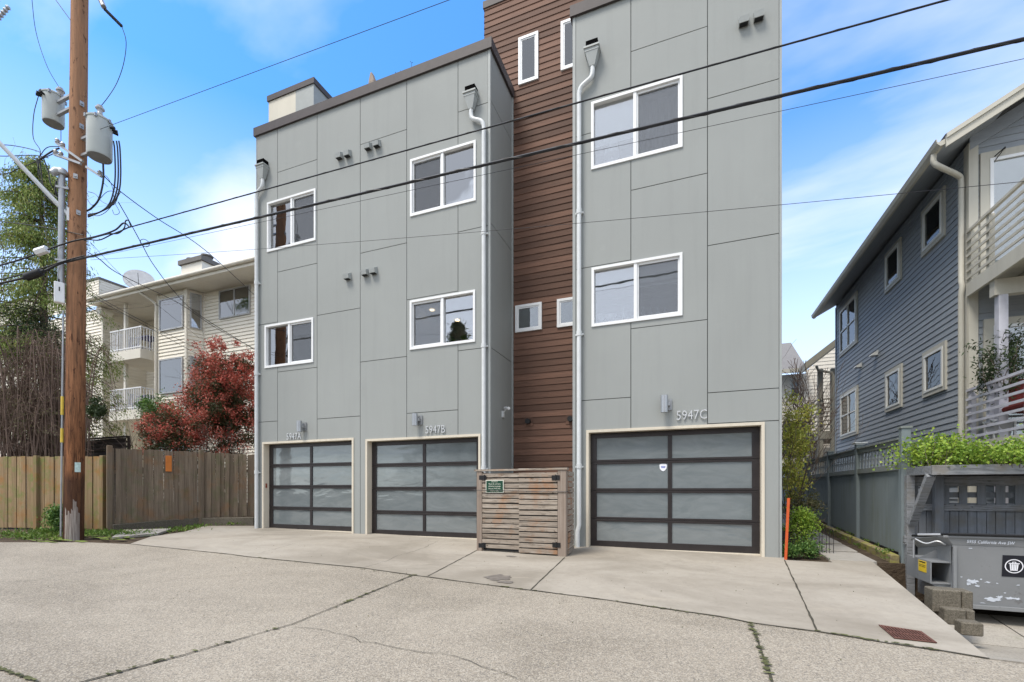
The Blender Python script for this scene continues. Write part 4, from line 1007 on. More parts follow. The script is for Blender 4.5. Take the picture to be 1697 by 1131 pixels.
FE = Frame((xend, YM, 0), (0, 1, 0), (1, 0, 0)); lap(sd_, FE, 0, 10, ZG, ze, .15, lip=.036)
sd_.build('siding', M['cream_s'], apt)
q = MB()
for (x, y) in ((xbay0, YF), (xwing, YF)): q.box(x - .06, x + .06, y - .03, y + .06, ZG, ze)
q.bar((xbay1, YF - .01, ZG), (xbay1, YF - .01, ze), .12, .06, up=(0, 1, 0)); q.bar((xm0, YM - .03, ZG), (xm0, YM - .03, ze), .1, .05, up=(0, 1, 0))
q.build('corner_board', M['cream_t'], apt)
q = MB(); x0r, x1r = xl(20, YE), xend + .4
q.box(x0r, x1r, YE, YE + .02, ze, ze + .26); q.box(x0r, x1r, YE + .02, 24, ze + .02, ze + .2); rf = q.build('roof', M['cream_t'], apt)
q = MB(); q.tube([Vector((x0r - .05, YE - .07, ze + .19)), Vector((x1r, YE - .07, ze + .19))], .075, 10); q.build('gutter', M['cream_t'], rf, smooth=True)
q = MB(); q.hexa([(x0r, YE - .02, ze + .262), (x1r, YE - .02, ze + .262), (x1r, 24, ze + .262), (x0r, 24, ze + .262), (x0r, YE - .02, ze + .3), (x1r, YE - .02, ze + .3), (x1r, 24, ze + .7), (x0r, 24, ze + .7)]); q.build('roofing', M['roofg'], rf)
q = MB(); pA = PY(*A7(290, 270), YE + .05); q.tube(spline([pA + Vector((0, 0, .1)), pA, pA + Vector((.25, .3, -.25)), Vector((xbay0 - .05, YF - .08, ze - .45)), Vector((xbay0 - .05, YF - .08, ze - .9))], 5) + [Vector((xbay0 - .05, YF - .08, ZG))], .05, 8); q.build('downspout', M['cream_t'], apt, smooth=True)
def simple_win(fr, s0, s1, z0, z1, parent, fm, bm, t=.05, gl='glassfar', base=0.0, mull=(), hm=(), out=.05, frac=None, trim=None, tw=.1, sill=False):
    if base: fr = Frame(fr.O + fr.n * base, fr.a, fr.n)
    if trim:
        f = MB()
        for (a, b, c, d_) in ((s0 - tw, s1 + tw, z1, z1 + tw), (s0 - tw, s1 + tw, z0 - tw, z0), (s0 - tw, s0, z0, z1), (s1, s1 + tw, z0, z1)): fr.box(f, a, b, 0, out - .012, c, d_)
        if sill: fr.box(f, s0 - tw - .03, s1 + tw + .03, 0, out + .03, z0 - tw - .04, z0 - tw)
        trimob = f.build('window_trim', trim, parent)
    f = MB()
    for (a, b, c, d_) in ((s0, s1, z1 - t, z1), (s0, s1, z0, z0 + t), (s0, s0 + t, z0 + t, z1 - t), (s1 - t, s1, z0 + t, z1 - t)): fr.box(f, a, b, 0, out, c, d_)
    for m_ in mull: x = s0 + (s1 - s0) * m_; fr.box(f, x - t * .45, x + t * .45, 0, out - .004, z0 + t, z1 - t)
    for m_ in hm: z = z0 + (z1 - z0) * m_; fr.box(f, s0 + t, s1 - t, 0, out - .006, z - t * .4, z + t * .4)
    w = f.build('window', fm, parent)
    p = MB(); fr.box(p, s0 + t, s1 - t, .024, .028, z0 + t, z1 - t); p.build('pane', M[gl], w)
    if frac is None: p = MB(); fr.quad(p, s0 + t, s1 - t, z0 + t, z1 - t, .019); p.build('blind' if bm == 'blind' else 'dark_interior', M[bm], w)
    else:
        zz = z0 + t + (z1 - z0 - 2 * t) * frac
        p = MB(); fr.quad(p, s0 + t, s1 - t, zz, z1 - t, .019); p.build('blind', M['blind'], w)
        p = MB(); fr.quad(p, s0 + t, s1 - t, z0 + t, zz, .019); p.build('dark_interior', M[bm], w)
    return w
M['dim'] = plain('dim interior', (.16, .18, .19), .9)
def w7(fr, Y, a, b, yt0, yb0, **k):
    s0, s1 = xl(a, Y), xl(b, Y); z1 = zl((a + b) / 2, yt0, Y); z0 = zl((a + b) / 2, yb0, Y); return simple_win(fr, s0, s1, z0, z1, apt, M['alum'], gl='glassapt', base=.034, **k)
w7(FBy, YF, 397, 520, 297, 462, bm='blind'); w7(FBy, YF, 397, 518, 612, 792, bm='dim', frac=.62, mull=()); w7(FBy, YF, 380, 560, 1042, 1130, bm='blind')
w7(FM, YM, 708, 868, 247, 395, bm='blind', mull=(.5,)); 
for (yt, yb) in ((275, 457), (603, 780)):
    z1, z0 = zl(580, yt, 13.7), zl(580, yb, 13.7); simple_win(FAn, .12, dA.length - .1, z0, z1, apt, M['alum'], 'dim', frac=.55, gl='glassapt', base=.034)
M['wtrail'] = plain('white railing', (.74, .75, .77), .45, var=.03)
M['navy'] = plain('dark purple furniture', (.05, .05, .13), .6)
bal_x0, bal_x1 = xl(128, 13.0), xl(291, 13.0)
zb2 = zl(291, 556, 13.0); zb1 = zl(291, 873, 13.0); fh = zb2 - zb1
YBF = 13.0
for zs, nm in ((zb2, 'upper'), (zb1, 'lower'), (zb1 - fh, None)):
    q = MB(); q.box(bal_x0, bal_x1, YBF, YRC, zs - .42, zs); sl_b = q.build('balcony_slab', M['cream_t'], apt)
    z_h = min(zs + fh, ze) - .42
    # header / recess ceiling side posts
    q = MB(); q.box(xl(208, YF) - .06, xl(208, YF) + .07, YF, YF + .12, zs, z_h + .42); q.build('balcony_post', M['cream_t'], apt)
    # door
    x0, x1 = xl(165, YRC), xl(207, YRC)
    simple_win(FR_, x0, x1, zs + .02, zs + 2.05, apt, M['wtrail'], 'roomdark', t=.06, base=.034)
    q = MB(); q.box(xl(222, YF + .4), xl(226, YF + .4), YF + .4, YRC, zs, z_h + .4)
    if nm is None: continue
    rl = MB(); zt_ = zs + 1.0
    rl.box(bal_x0, bal_x1, YBF + .03, YBF + .07, zt_ - .05, zt_); rl.box(bal_x0, bal_x1, YBF + .03, YBF + .07, zs + .08, zs + .12)
    rl.box(bal_x1 - .07, bal_x1 - .03, YBF + .07, YF + .6, zt_ - .05, zt_); rl.box(bal_x1 - .07, bal_x1 - .03, YBF + .07, YF + .6, zs + .08, zs + .12)
    rl.box(bal_x0 + .03, bal_x0 + .07, YBF + .07, YF + .6, zt_ - .05, zt_); rl.box(bal_x0 + .03, bal_x0 + .07, YBF + .07, YF + .6, zs + .08, zs + .12)
    n = 17
    for k in range(n + 1):
        x = bal_x0 + .05 + (bal_x1 - bal_x0 - .1) * k / n; rl.box(x - .013, x + .013, YBF + .037, YBF + .063, zs + .0, zt_ - .02)
    for k in range(1, 8):
        y_ = YBF + .05 + .12 * k; rl.box(bal_x1 - .062, bal_x1 - .038, y_ - .012, y_ + .012, zs, zt_ - .02); rl.box(bal_x0 + .038, bal_x0 + .062, y_ - .012, y_ + .012, zs, zt_ - .02)
    rl.build('balcony_railing', M['wtrail'], apt)
    # table and chair behind the railing
    tx = (bal_x0 + bal_x1) / 2 + .5; ty = YBF + .75
    tb = thing('patio_table', 'dark patio table behind the white railing of the %s balcony' % nm, 'table', (tx, ty, zs), 'balcony furniture')
    q = MB(); q.box(tx - .45, tx + .45, ty - .35, ty + .3, zs + .68, zs + .72); q.build('tabletop', M['navy'], tb)
    for a in (-1, 1):
        for b in (-1, 1): q = MB(); q.bar((tx + a * .4, ty + b * .25, zs), (tx + a * .38, ty + b * .25, zs + .68), .04, .04); q.build('leg', M['navy'], tb)
    cx0 = bal_x0 + .55
    chb = thing('patio_chair', 'blue slatted patio chair at the left end of the %s balcony' % nm, 'chair', (cx0, ty, zs), 'balcony furniture')
    q = MB(); q.box(cx0 - .22, cx0 + .22, ty - .22, ty + .22, zs + .42, zs + .45); q.build('seat', M['navy'], chb)
    q = MB(); 
    for k in range(5): q.bar((cx0 - .25, ty - .2 + .1 * k, zs + .45), (cx0 - .33, ty - .2 + .1 * k, zs + .95), .04, .02)
    q.build('backrest', M['navy'], chb)
    for a in (-1, 1):
        for b in (-1, 1): q = MB(); q.bar((cx0 + a * .2, ty + b * .2, zs), (cx0 + a * .2, ty + b * .2, zs + .42), .035, .035); q.build('leg', M['navy'], chb)
# recess mid wall (edge of the balcony store) seen lit
q = MB(); FK = Frame((xl(228, YF + 1.0), YF + 1.0, 0), (1, 0, 0), (0, -1, 0)); 
# upper left parapet block, chimney, dish
px0 = -26.3; q = MB(); lap(q, Frame((0, 13.4, 0), (1, 0, 0), (0, -1, 0)), -36, px0, ze + .2, ZY(164, 463, 13.4), .125); lap(q, Frame((px0, 13.4, 0), (0, 1, 0), (1, 0, 0)), 0, 1.5, ze + .2, ZY(164, 463, 13.4), .125); q.build('roof_block', M['cream_s'], apt)
q = MB(); zt2 = ZY(164, 463, 13.4); q.box(-36, px0 + .04, 13.36, 14.94, zt2, zt2 + .1); q.build('parapet_cap', M['roofg'], apt)
YCH = 15.5; c0x, c1x = XY(298, YCH), XY(337, YCH); zc0, zc1 = ZY(300, 465, YCH), ZY(300, 441, YCH)
q = MB(); q.box(c0x + .1, c1x - .1, YCH, YCH + .9, zc0 - .8, zc1); chm = q.build('chimney', M['cream_s'], apt)
q = MB(); q.box(c0x, c1x, YCH - .1, YCH + 1.0, zc1, zc1 + .22); q.build('chimney_cap', M['roofg'], chm)
q = MB()
for x in (c0x + .35, c1x - .3): q.lathe((x, YCH + .4, zc1 + .22), [(.22, 0), (.22, .15), (.27, .16), (.27, .22)], 16)
q.build('chimney_pot', M['roofg'], chm)
c = PY(*A7(285, 205), YE + .9); dsh = thing('satellite_dish', 'grey satellite dish on the edge of the apartment roof', 'satellite dish', c - Vector((0, 0, .5)))
q = MB(); axd = Vector((.75, -.55, .35)).normalized(); q.lathe(c, [(.02, -.16), (.3, -.12), (.48, -.06), (.60, .02), (.59, .03), (.45, -.04), (.28, -.1), (.02, -.14)], 30, axd); q.build('dish', M['galv'], dsh, smooth=True)
q = MB(); q.tube([c - axd * .15, c - axd * .3 - Vector((0, 0, .2)), c - axd * .3 - Vector((0, 0, .75))], .035, 8); q.tube([c - Vector((0, 0, .5)), c + axd * .5], .015, 6); q.build('mast', M['galv'], dsh)
c = PY(*A7(137, 380), YF + .3); q = MB(); q.cyl(c, c + Vector((.02, -.5, 0)), .21, None, 18); v_ = q.build('vent_duct', M['cream_t'], apt, smooth=True)

# ---------------------------------------------------------------- plants on the left
def tree_thing(name, label, cat, base, group=None): return thing(name, label, cat, base, group)
# conifer
cb_ = PT(72, 760, TPOLE + 6.5); cb_.z = gz(cb_.x, cb_.y); ctp = PT(66, 262, TPOLE + 6.5)
cf = tree_thing('conifer_tree', 'drooping green cedar tree left of the utility pole', 'tree', cb_)
q = MB(); tops = spline([cb_, cb_.lerp(ctp, .5) + Vector((.15, 0, 0)), ctp], 8); q.tube(tops, [.2 - .17 * k / (len(tops) - 1) for k in range(len(tops))], 10)
H_ = ctp.z - cb_.z; P_ = []; Dd = []
for k in range(200):
    f_ = random.random() ** .8; z = cb_.z + H_ * (.25 + .75 * f_); a = random.uniform(0, 6.283); L = (1 - f_) * 1.9 + .55 + random.uniform(-.3, .3)
    s0 = Vector((cb_.x + (ctp.x - cb_.x) * .6, cb_.y, z)); br = []
    for j in range(8):
        t_ = j / 7; br.append(s0 + Vector((math.cos(a) * L * t_, math.sin(a) * L * t_, .25 * L * t_ - .42 * L * t_ * t_ * 1.3)))
    q.tube(br, [.03 * (1 - j / 8) + .004 for j in range(8)], 5, cap=False)
    for j in range(2, 8):
        c = np.array(br[j]); m_ = int(56 * random.uniform(.5, 1.2)); pp = c + NR.normal(size=(m_, 3)) * np.array([.13, .13, .10]); pp[:, 2] -= np.abs(NR.normal(size=m_)) * .16
        P_.append(pp); Dd.append(np.tile(np.array([math.cos(a) * .35, math.sin(a) * .35, -.9]), (m_, 1)))
q.build('trunk', M['bark'], cf)
P_ = np.concatenate(P_); Dd = np.concatenate(Dd); quads_mesh('crown', leaf_quads(P_, np.full(len(P_), .12), np.full(len(P_), .030), dirs=Dd), M['cedarleaf'], cf)
# tangled bare shrub
sb = PT(60, 770, TPOLE + 2.2); sb.z = gz(sb.x, sb.y)
for (cx, label, hh, cnt) in ((40, 'tangle of bare brown vines arching over the yellow fence, nearest the frame edge', 690, 110), (100, 'tangle of bare brown vines beside the pole over the metal screen', 665, 70)):
    b = PT(cx, 760, TPOLE + 4.6); b.z = gz(b.x, b.y) + .2
    tt = tree_thing('bare_shrub', label, 'shrub', b, 'bare tangled shrubs'); q = MB(); tips = []
    ztop = PT(cx, 525, TPOLE + 4.6).z
    for k in range(cnt):
        o_ = b + Vector((random.gauss(0, .5), random.gauss(0, .35), 1.2)); az = random.uniform(0, 6.283); r_ = random.uniform(.6, 1.9) * (1 if cx < 60 else .5); h_ = random.uniform(.4, 1) * (ztop - o_.z)
        pts = spline([o_, o_ + Vector((math.cos(az) * r_ * .3, math.sin(az) * r_ * .3, h_ * .7)), o_ + Vector((math.cos(az) * r_ * .8, math.sin(az) * r_ * .7, h_ * random.uniform(.75, 1))), o_ + Vector((math.cos(az) * r_ * 1.3, math.sin(az) * r_, h_ * random.uniform(.1, .7)))], 6)
        q.tube(pts, [.016 * (1 - j / len(pts)) + .004 for j in range(len(pts))], 5, cap=False)
        for j in range(3, len(pts), 2):
            if random.random() < .9: branches(q, pts[j], Vector((random.gauss(0, 1), random.gauss(0, 1), random.gauss(-.2, .7))), random.uniform(.3, .7), .006, 1, .8, 3, -.1, 3, tips, .0025)
    q.build('branches', M['twig'], tt)
    tp_ = np.array([tuple(t) for t in random.sample(tips, min(len(tips), 500))]); pp = np.repeat(tp_, 5, 0) + NR.normal(size=(len(tp_) * 5, 3)) * .06
    quads_mesh('leaves', leaf_quads(pp, np.full(len(pp), .05), np.full(len(pp), .03)), M['oldleaf'], tt)
b = PT(22, 600, TPOLE + 3.0); b.z = gz(b.x, b.y)
# green evergreen mass behind vines
for (cx, cy, rx, rz_, lb, mt) in ((40, 560, 1.5, 1.2, 'dark evergreen bush filling the gap below the cedar', 'darkleaf'), (60, 690, 1.3, .9, 'olive leafed bush low behind the yellow fence', 'oldleaf'), (155, 680, .35, .35, 'sprig of dark leafy branches right of the pole at screen height', 'darkleaf')):
    c = PT(cx, cy, TPOLE + (6.0 if cx < 100 else 3.6)); b = Vector((c.x, c.y, gz(c.x, c.y))); bt = tree_thing('bush', lb, 'bush', b)
    q = MB(); tips = []
    if cx < 100: branches(q, b, (0, 0, 1), max(.6, c.z - b.z), .06, 3, .5, 4, .1)
    else: branches(q, c - Vector((.5, 0, .05)), (1, .1, .1), .6, .02, 2, .5, 4, .0)
    q.build('branches', M['bark'], bt)
    P_ = clumps(c, (rx, rx * .6, rz_), 60 if cx < 100 else 9, 130, .16 if cx < 100 else .07); quads_mesh('foliage', leaf_quads(P_, np.full(len(P_), .075), np.full(len(P_), .04)), M[mt], bt)
c = PT(50, 430, TPOLE + 9)
# red photinias
def photinia(cx, cyt, cyb, wpx, t, label, nred, greenish=.5):
    top, bot = PT(cx, cyt, t), PT(cx, cyb, t); rz_ = (top.z - bot.z) / 2; rx = wpx / 2 * t / FPX * .92; c = (top + bot) / 2; b = Vector((c.x, c.y, gz(c.x, c.y)))
    tt = tree_thing('red_shrub', label, 'shrub', b, 'red leaved shrubs')
    q = MB(); tips = []
    for k in range(6): branches(q, b + Vector((random.gauss(0, .15), random.gauss(0, .15), 0)), (random.gauss(0, .25), random.gauss(0, .25), 1), (c.z - b.z) * .42, .045, 4, .42, 3, .22, 3, tips)
    q.build('stems', M['bark'], tt)
    per = 95
    P1 = clumps(c, (rx * .9, rx * .8, rz_ * .95), int(nred * greenish), per, .12, .2)
    P2 = clumps(c, (rx, rx * .9, rz_), nred, per, .085, .72)
    keep = NR.random(len(P2)) < np.clip(.22 + .95 * (P2[:, 2] - (c.z - rz_ * .55)) / rz_, .18, 1)
    P2 = P2[keep]
    quads_mesh('green_foliage', leaf_quads(P1, np.full(len(P1), .085), np.full(len(P1), .034)), M['photgreen'], tt)
    quads_mesh('red_foliage', leaf_quads(P2, np.full(len(P2), .085), np.full(len(P2), .030), up=.3), M['redleaf'], tt)
photinia(371, 556, 790, 142, 15.0, 'tall crimson leaved shrub against the grey townhouse', 330, .9)
photinia(285, 668, 775, 120, 14.4, 'lower spreading crimson shrub before the balconies', 95, .9)
c = PT(262, 685, 14.9); b = Vector((c.x, c.y, gz(c.x, c.y))); bt = tree_thing('bush', 'olive green bush between the lower balcony and red shrubs', 'bush', b)
q = MB(); branches(q, b, (0, 0, 1), (c.z - b.z) * .5, .05, 3, .4, 4, .1); q.build('branches', M['bark'], bt); P_ = clumps(c, (.75, .6, .5), 34, 100, .1); quads_mesh('foliage', leaf_quads(P_, np.full(len(P_), .08), np.full(len(P_), .035)), M['midleaf'], bt)
# weeds round the pole and the fence foot
P_ = []
for (px, py, sx, n) in ((95, 882, .5, 900), (160, 884, .35, 600), (62, 890, .5, 400), (200, 886, .4, 300), (300, 878, .25, 200), (225, 884, .3, 200), (20, 886, .5, 260), (330, 873, .15, 150), (395, 868, .1, 120)):
    c = PG(px, py); q_ = NR.normal(size=(n, 3)) * np.array([sx, .16, 0]) + np.array(c); P_.append(q_)
P_ = np.concatenate(P_); P_[:, 2] = [gz(x, y) for x, y in P_[:, :2]]
setp(quads_mesh('weeds', leaf_quads(P_, np.full(len(P_), .085), np.full(len(P_), .026), up=.9), M['grass'], None, (pb_.x, pb_.y, 0)), kind='stuff')
ms = MB()
for (px, py, rx, ry) in ((95, 895, .8, .13), (70, 898, .5, .08), (170, 893, .6, .10), (150, 888, .4, .12), (200, 892, .5, .1), (275, 879, .3, .08)):
    for k in range(9): c = G(px, py) + Vector((random.gauss(0, rx * .5), random.gauss(0, ry * .5), 0)); patch(ms, c, rx * random.uniform(.15, .4), ry * random.uniform(.25, .6), .014 + random.random() * .004, 12)
M['moss'] = (lambda m: (m.bump(m.noise(40, 5, .8), 1, .03), m.set(m.mix(m.ramp(m.noise(12, 5, .7), [(.35, 0), (.65, 1)]), (.09, .12, .02), (.25, .33, .05)), .95))[1])(NM('bright moss'))
setp(ms.build('moss', M['moss']), kind='stuff')
fern = PG(108, 884); bt = tree_thing('bush', 'dark leafy weed clump growing against the pole foot', 'weed', fern)
P_ = clumps(fern + Vector((-.32, .05, .34)), (.42, .22, .32), 30, 80, .07, .3); quads_mesh('foliage', leaf_quads(P_, np.full(len(P_), .09), np.full(len(P_), .03), up=.3), M['midleaf'], bt)
q = MB(); 
for k in range(7): branches(q, fern + Vector((-.35 + random.gauss(0, .1), .15, 0)), (random.gauss(0, .3), 0, 1), .4, .006, 1); 
q.build('stems', M['bark'], bt)
# fallen leaves
P_ = []
for k in range(260):
    x = random.uniform(-13, -9); c = PG(random.uniform(0, 230), random.uniform(876, 893)); P_.append((c.x, c.y, gz(c.x, c.y) + .02))
P_ = np.array(P_); setp(quads_mesh('fallen_leaves', leaf_quads(P_, np.full(len(P_), .05), np.full(len(P_), .03)), M['oldleaf'], None, (-11, 8, 0)), kind='stuff')
# roof terrace plants
b = PY(619, 140, D + .9); q = MB(); b0 = Vector((b.x, b.y, ZT - .29)); dt = b.z - b0.z
q.box(b.x - .09, b.x + .07, b.y - .08, b.y + .08, b0.z, b.z + .02); q.hexa([(b.x - .09, b.y - .08, b.z + .021), (b.x + .07, b.y - .08, b.z + .021), (b.x + .07, b.y + .08, b.z + .021), (b.x - .09, b.y + .08, b.z + .021), (b.x - .06, b.y - .05, b.z + .27), (b.x - .02, b.y - .05, b.z + .27), (b.x - .02, b.y + .05, b.z + .27), (b.x - .06, b.y + .05, b.z + .27)])
setp(q.build('wooden_post', M['cedarpost'], loc=b0), 'weathered wooden post with pointed top standing on the roof terrace', 'post')
for (px, py, lb, n_, hh) in ((656, 116, 'low twiggy plant on the roof terrace beside the wooden post', 26, .35), (677, 104, 'taller twiggy plant rising above the roof edge', 16, .6), (781, 68, 'single dark shoot showing above the roof corner', 4, .3)):
    b = PY(px, py, D + .7); b0 = Vector((b.x, b.y, ZT - .29)); bt = tree_thing('roof_plant', lb, 'plant', b0, 'plants on the roof terrace'); q = MB(); tips = []
    for k in range(n_): branches(q, Vector((b.x + random.gauss(0, .22 if n_ > 20 else .05), b.y, b0.z)), (random.gauss(0, .15), random.gauss(0, .1), 1), (b.z - b0.z) * .62 + random.uniform(.0, .4) * hh, .007, 0, .35, 3, .2, 3, tips, .004)
    q.build('stems', M['bark'], bt); pp = np.repeat(np.array([tuple(t) for t in tips]), 2, 0); quads_mesh('leaves', leaf_quads(pp, np.full(len(pp), .06), np.full(len(pp), .02), up=.4), M['darkleaf'], bt)
# ---------------------------------------------------------------- slatted wooden bin enclosure
ex0, ex1, ey = XY(791, 7.56), XY(939.5, 7.56), 7.56
eb = gz(-2.7, ey); ztl = ZY(795, 780, ey); ztr = ZY(935, 780.5, ey); zt_ = (ztl + ztr) / 2
be = thing('bin_enclosure', 'weathered horizontal slat wooden bin enclosure with two doors before the brown wall', 'enclosure', ((ex0 + ex1) / 2, ey, eb))
FEn = Frame((0, ey, 0), (1, 0, 0), (0, -1, 0))
xa, xm, xb_ = XY(800, ey), XY(861, ey), XY(925, ey)
def slats(fr, s0, s1, d0, z0, z1, n, par, name, w=.02):
    q = MB(); h = (z1 - z0) / n
    for k in range(n):
        a = z0 + h * k + .011 + random.uniform(-.003, .003); b = z0 + h * (k + 1) - .009; j = random.uniform(-.004, .004); tl_ = random.uniform(-.004, .004)
        q.hexa([fr.p(s0, d0 + j, a), fr.p(s1, d0 + j, a + tl_), fr.p(s1, d0 + j + w, a + tl_), fr.p(s0, d0 + j + w, a), fr.p(s0, d0 + j, b), fr.p(s1, d0 + j, b + tl_), fr.p(s1, d0 + j + w, b + tl_), fr.p(s0, d0 + j + w, b)])
    return q.build(name, M['cedar'], par)
zbl, zbr = gz(ex0, ey) + .05, gz(ex1, ey) + .02
d1 = slats(FEn, xa, xm, 0, zbl, zt_ - .035, 15, be, 'door'); d2 = slats(FEn, xm + .003, xb_, .028, zbr, zt_ - .03, 15, be, 'door')
for (a, b, dd) in ((XY(791, ey), xa - .004, .01), (xb_ + .004, ex1, .03)):
    q = MB(); FEn.box(q, a, b, -.06, dd + .02, gz(a, ey) - .02, zt_ - .005); q.build('post', M['cedarpost'], be, bevel=.006)
q = MB(); FEn.box(q, XY(790, ey) - .03, xm, -.05, .045, zt_ - .001, zt_ + .03); FEn.box(q, xm + .002, ex1 + .02, -.05, .065, zt_ + .0, zt_ + .035); q.build('top_rail', M['cedar'], be)
FEs = Frame((ex1 - .003, ey + .06, 0), (-.10, 1, 0), (1, .1, 0)); slats(FEs, .004, .66, 0, zbr, zt_ - .01, 15, be, 'side_panel')
FEl = Frame((ex0 + .02, ey + .06, 0), (0, 1, 0), (-1, 0, 0)); slats(FEl, .004, .98, 0, zbl, zt_ - .01, 15, be, 'side_panel')
q = MB(); q.box(ex0 + .03, ex1 - .06, ey + .06, ey + .08, zbl - .03, zt_ - .06); q.build('backing', M['roomdark'], be)
for (px, py, d_) in ((801, 792, .024), (922.5, 792, .052), (800, 904, .024), (923.5, 903, .052)):
    x, z = XY(px, ey), ZY(px, py, ey); q = MB(); FEn.box(q, x - .07, x + .07, d_, d_ + .008, z - .04, z + .04); q.cyl(FEn.p(x + (.035 if px < 850 else .0), d_ + .01, z - .05), FEn.p(x + (.035 if px < 850 else .0), d_ + .01, z + .05), .012, None, 8); q.build('hinge', M['black'], be)
M['rope'] = M['black']; q = MB(); P_ = [PY(785, 812.5, ey - .09), PY(805, 813, ey - .06), PY(861, 814, ey - .06), PY(900, 815.5, ey - .06), PY(939, 815.5, ey - .06), PY(946, 813, ey + .1)]; q.tube(P_, .006, 6)
setp(q.build('cord', M['cable'], loc=P_[0]), 'thin dark cord strung across the wooden bin enclosure doors', 'cord')
# green sign
x0, x1, z0, z1 = XY(806.5, ey), XY(836, ey), ZY(821, 817, ey), ZY(821, 796, ey)
sg = thing('sign', 'small dark green notice sign with white writing on the wooden enclosure', 'sign', (x0, ey - .03, z0))
M['signw'] = plain('cream sign border', (.72, .72, .62), .5, var=.03, bump=0); M['signg'] = plain('dark green sign', (.008, .055, .03), .4, var=.05, bump=0)
q = MB(); FEn.box(q, x0, x1, .033, .041, z0, z1); q.build('sign_border', M['signw'], sg, bevel=.002)
q = MB(); FEn.box(q, x0 + .012, x1 - .012, .0412, .0425, z0 + .012, z1 - .012); q.build('sign_face', M['signg'], sg)
q = MB(); H_ = (z1 - z0)
for i, (tx, s_) in enumerate((('NOTICE', .032), ('Please do not leave', .036), ('deliveries by garage.', .036), ('Leave at front door.', .036), ('Walk to right.', .036))):
    text_mb(q, tx, FEn.p((x0 + x1) / 2, .0427, z1 - .040 - i * .040), (1, 0, 0), (0, 0, 1), (0, -1, 0), s_, .001, 'CENTER', sx=.78 if i else 1)
q.build('sign_lettering', M['signw'], sg)

# ---------------------------------------------------------------- right boundary fence
M['bfence'] = painted('blue grey fence paint', (.19, .225, .235), .7, (.10, .11, .045), .5)
M['bfencel'] = painted('pale grey picket paint', (.34, .37, .38), .7, (.2, .2, .15), .4)
M['bfence2'] = painted('mossy grey rail paint', (.21, .23, .22), .75, (.13, .14, .06), .8)
m = NM('mossy timber'); g_ = m.noise(1, 6, .6, m.vec((20, 1.5, 20))); M['timber'] = (m.bump(g_, .8, .01), m.set(m.mix(m.ramp(m.noise(5, 6, .7), [(.4, 0), (.6, .9)]), m.mix(m.ramp(g_, [(.3, 0), (.7, 1)]), (.14, .10, .06), (.28, .22, .15)), (.27, .26, .05)), .9))[1]
XF = 3.2; FFx = lambda Y: gz(XF, Y)
ys = [9.0, YX(1423.6, XF), YX(1376, XF), YX(1338, XF), 17.6, 19.9]; ztf = CAMZ + .80
fn = thing('garden_fence', 'blue grey board fence with lattice top along the paved side walk', 'fence', (XF, 9, FFx(9)))
for i, y in enumerate(ys):
    q = MB(); q.box(XF - .06, XF + .06, y - .06, y + .06, FFx(y) - .2, ztf + (.10 if i else .17))
    po = q.build('post', M['bfence'], fn, bevel=.006)
    q = MB(); h_ = ztf + (.10 if i else .17); q.box(XF - .075, XF + .075, y - .075, y + .075, h_, h_ + .03)
    if i == 1: q.box(XF - .11, XF + .11, y - .11, y + .11, h_ + .03, h_ + .045)
    q.build('post_cap', M['bfence2'] if i != 1 else M['whitepipe'], po)
for y0, y1 in zip(ys, ys[1:]):
    y0 += .06; y1 -= .06; zb0, zb1 = FFx(y0) + .16, FFx(y1) + .16; zl0 = ztf - .46
    q = MB(); n = max(3, int((y1 - y0) / .14))
    for k in range(n):
        a, b = y0 + (y1 - y0) * k / n + .0015, y0 + (y1 - y0) * (k + 1) / n - .0015; q.box(XF - .008 + random.uniform(-.001, .001), XF + .014, a, b, FFx((a + b) / 2) + .10, zl0 - .02)
    q.build('board_panel', M['bfence'], fn)
    q = MB(); q.box(XF - .045, XF + .045, y0, y1, zl0 - .02, zl0 + .07); q.box(XF - .045, XF + .045, y0, y1, ztf - .08, ztf + .0); q.box(XF - .07, XF + .07, y0, y1, ztf + .001, ztf + .03); q.build('rail', M['bfence2'], fn)
    q = MB(); n = max(4, int((y1 - y0) / .155)); h0, h1 = zl0 + .07, ztf - .08
    for k in range(n + 1):
        y = y0 + (y1 - y0) * k / n; hh = (h0 + h1) / 2
        for a, b, w0, w1 in ((h0, hh, .022, .042), (hh, h1, .042, .022)):      # pickets swelling in the middle
            q.hexa([(XF - .006, y - w0, a), (XF + .006, y - w0, a), (XF + .006, y + w0, a), (XF - .006, y + w0, a), (XF - .006, y - w1, b), (XF + .006, y - w1, b), (XF + .006, y + w1, b), (XF - .006, y + w1, b)])
    q.box(XF - .003, XF + .003, y0, y1, hh - .012, hh + .012)
    q.build('lattice', M['bfencel'], fn)
yy = 8.95
for k, L_ in enumerate((2.0, 2.4, 2.4, 3.0)):
    q = MB(); x = XF - .14; q.hexa([(x - .06, yy, FFx(yy) - .1), (x + .06, yy, FFx(yy) - .1), (x + .06, yy + L_, FFx(yy + L_) - .1), (x - .06, yy + L_, FFx(yy + L_) - .1), (x - .06, yy, FFx(yy) + .09), (x + .06, yy, FFx(yy) + .09), (x + .06, yy + L_, FFx(yy + L_) + .09), (x - .06, yy + L_, FFx(yy + L_) + .09)])
    setp(q.build('edging_timber', M['timber'], loc=(x, yy, FFx(yy)), bevel=.008), ('mossy edging timber at the fence foot, nearest the driveway', 'mossy edging timber at the fence foot, second from the driveway', 'mossy edging timber at the fence foot, third from the driveway', 'mossy edging timber at the fence foot, farthest from the driveway')[k], 'timber', 'edging timbers'); yy += L_ + .03

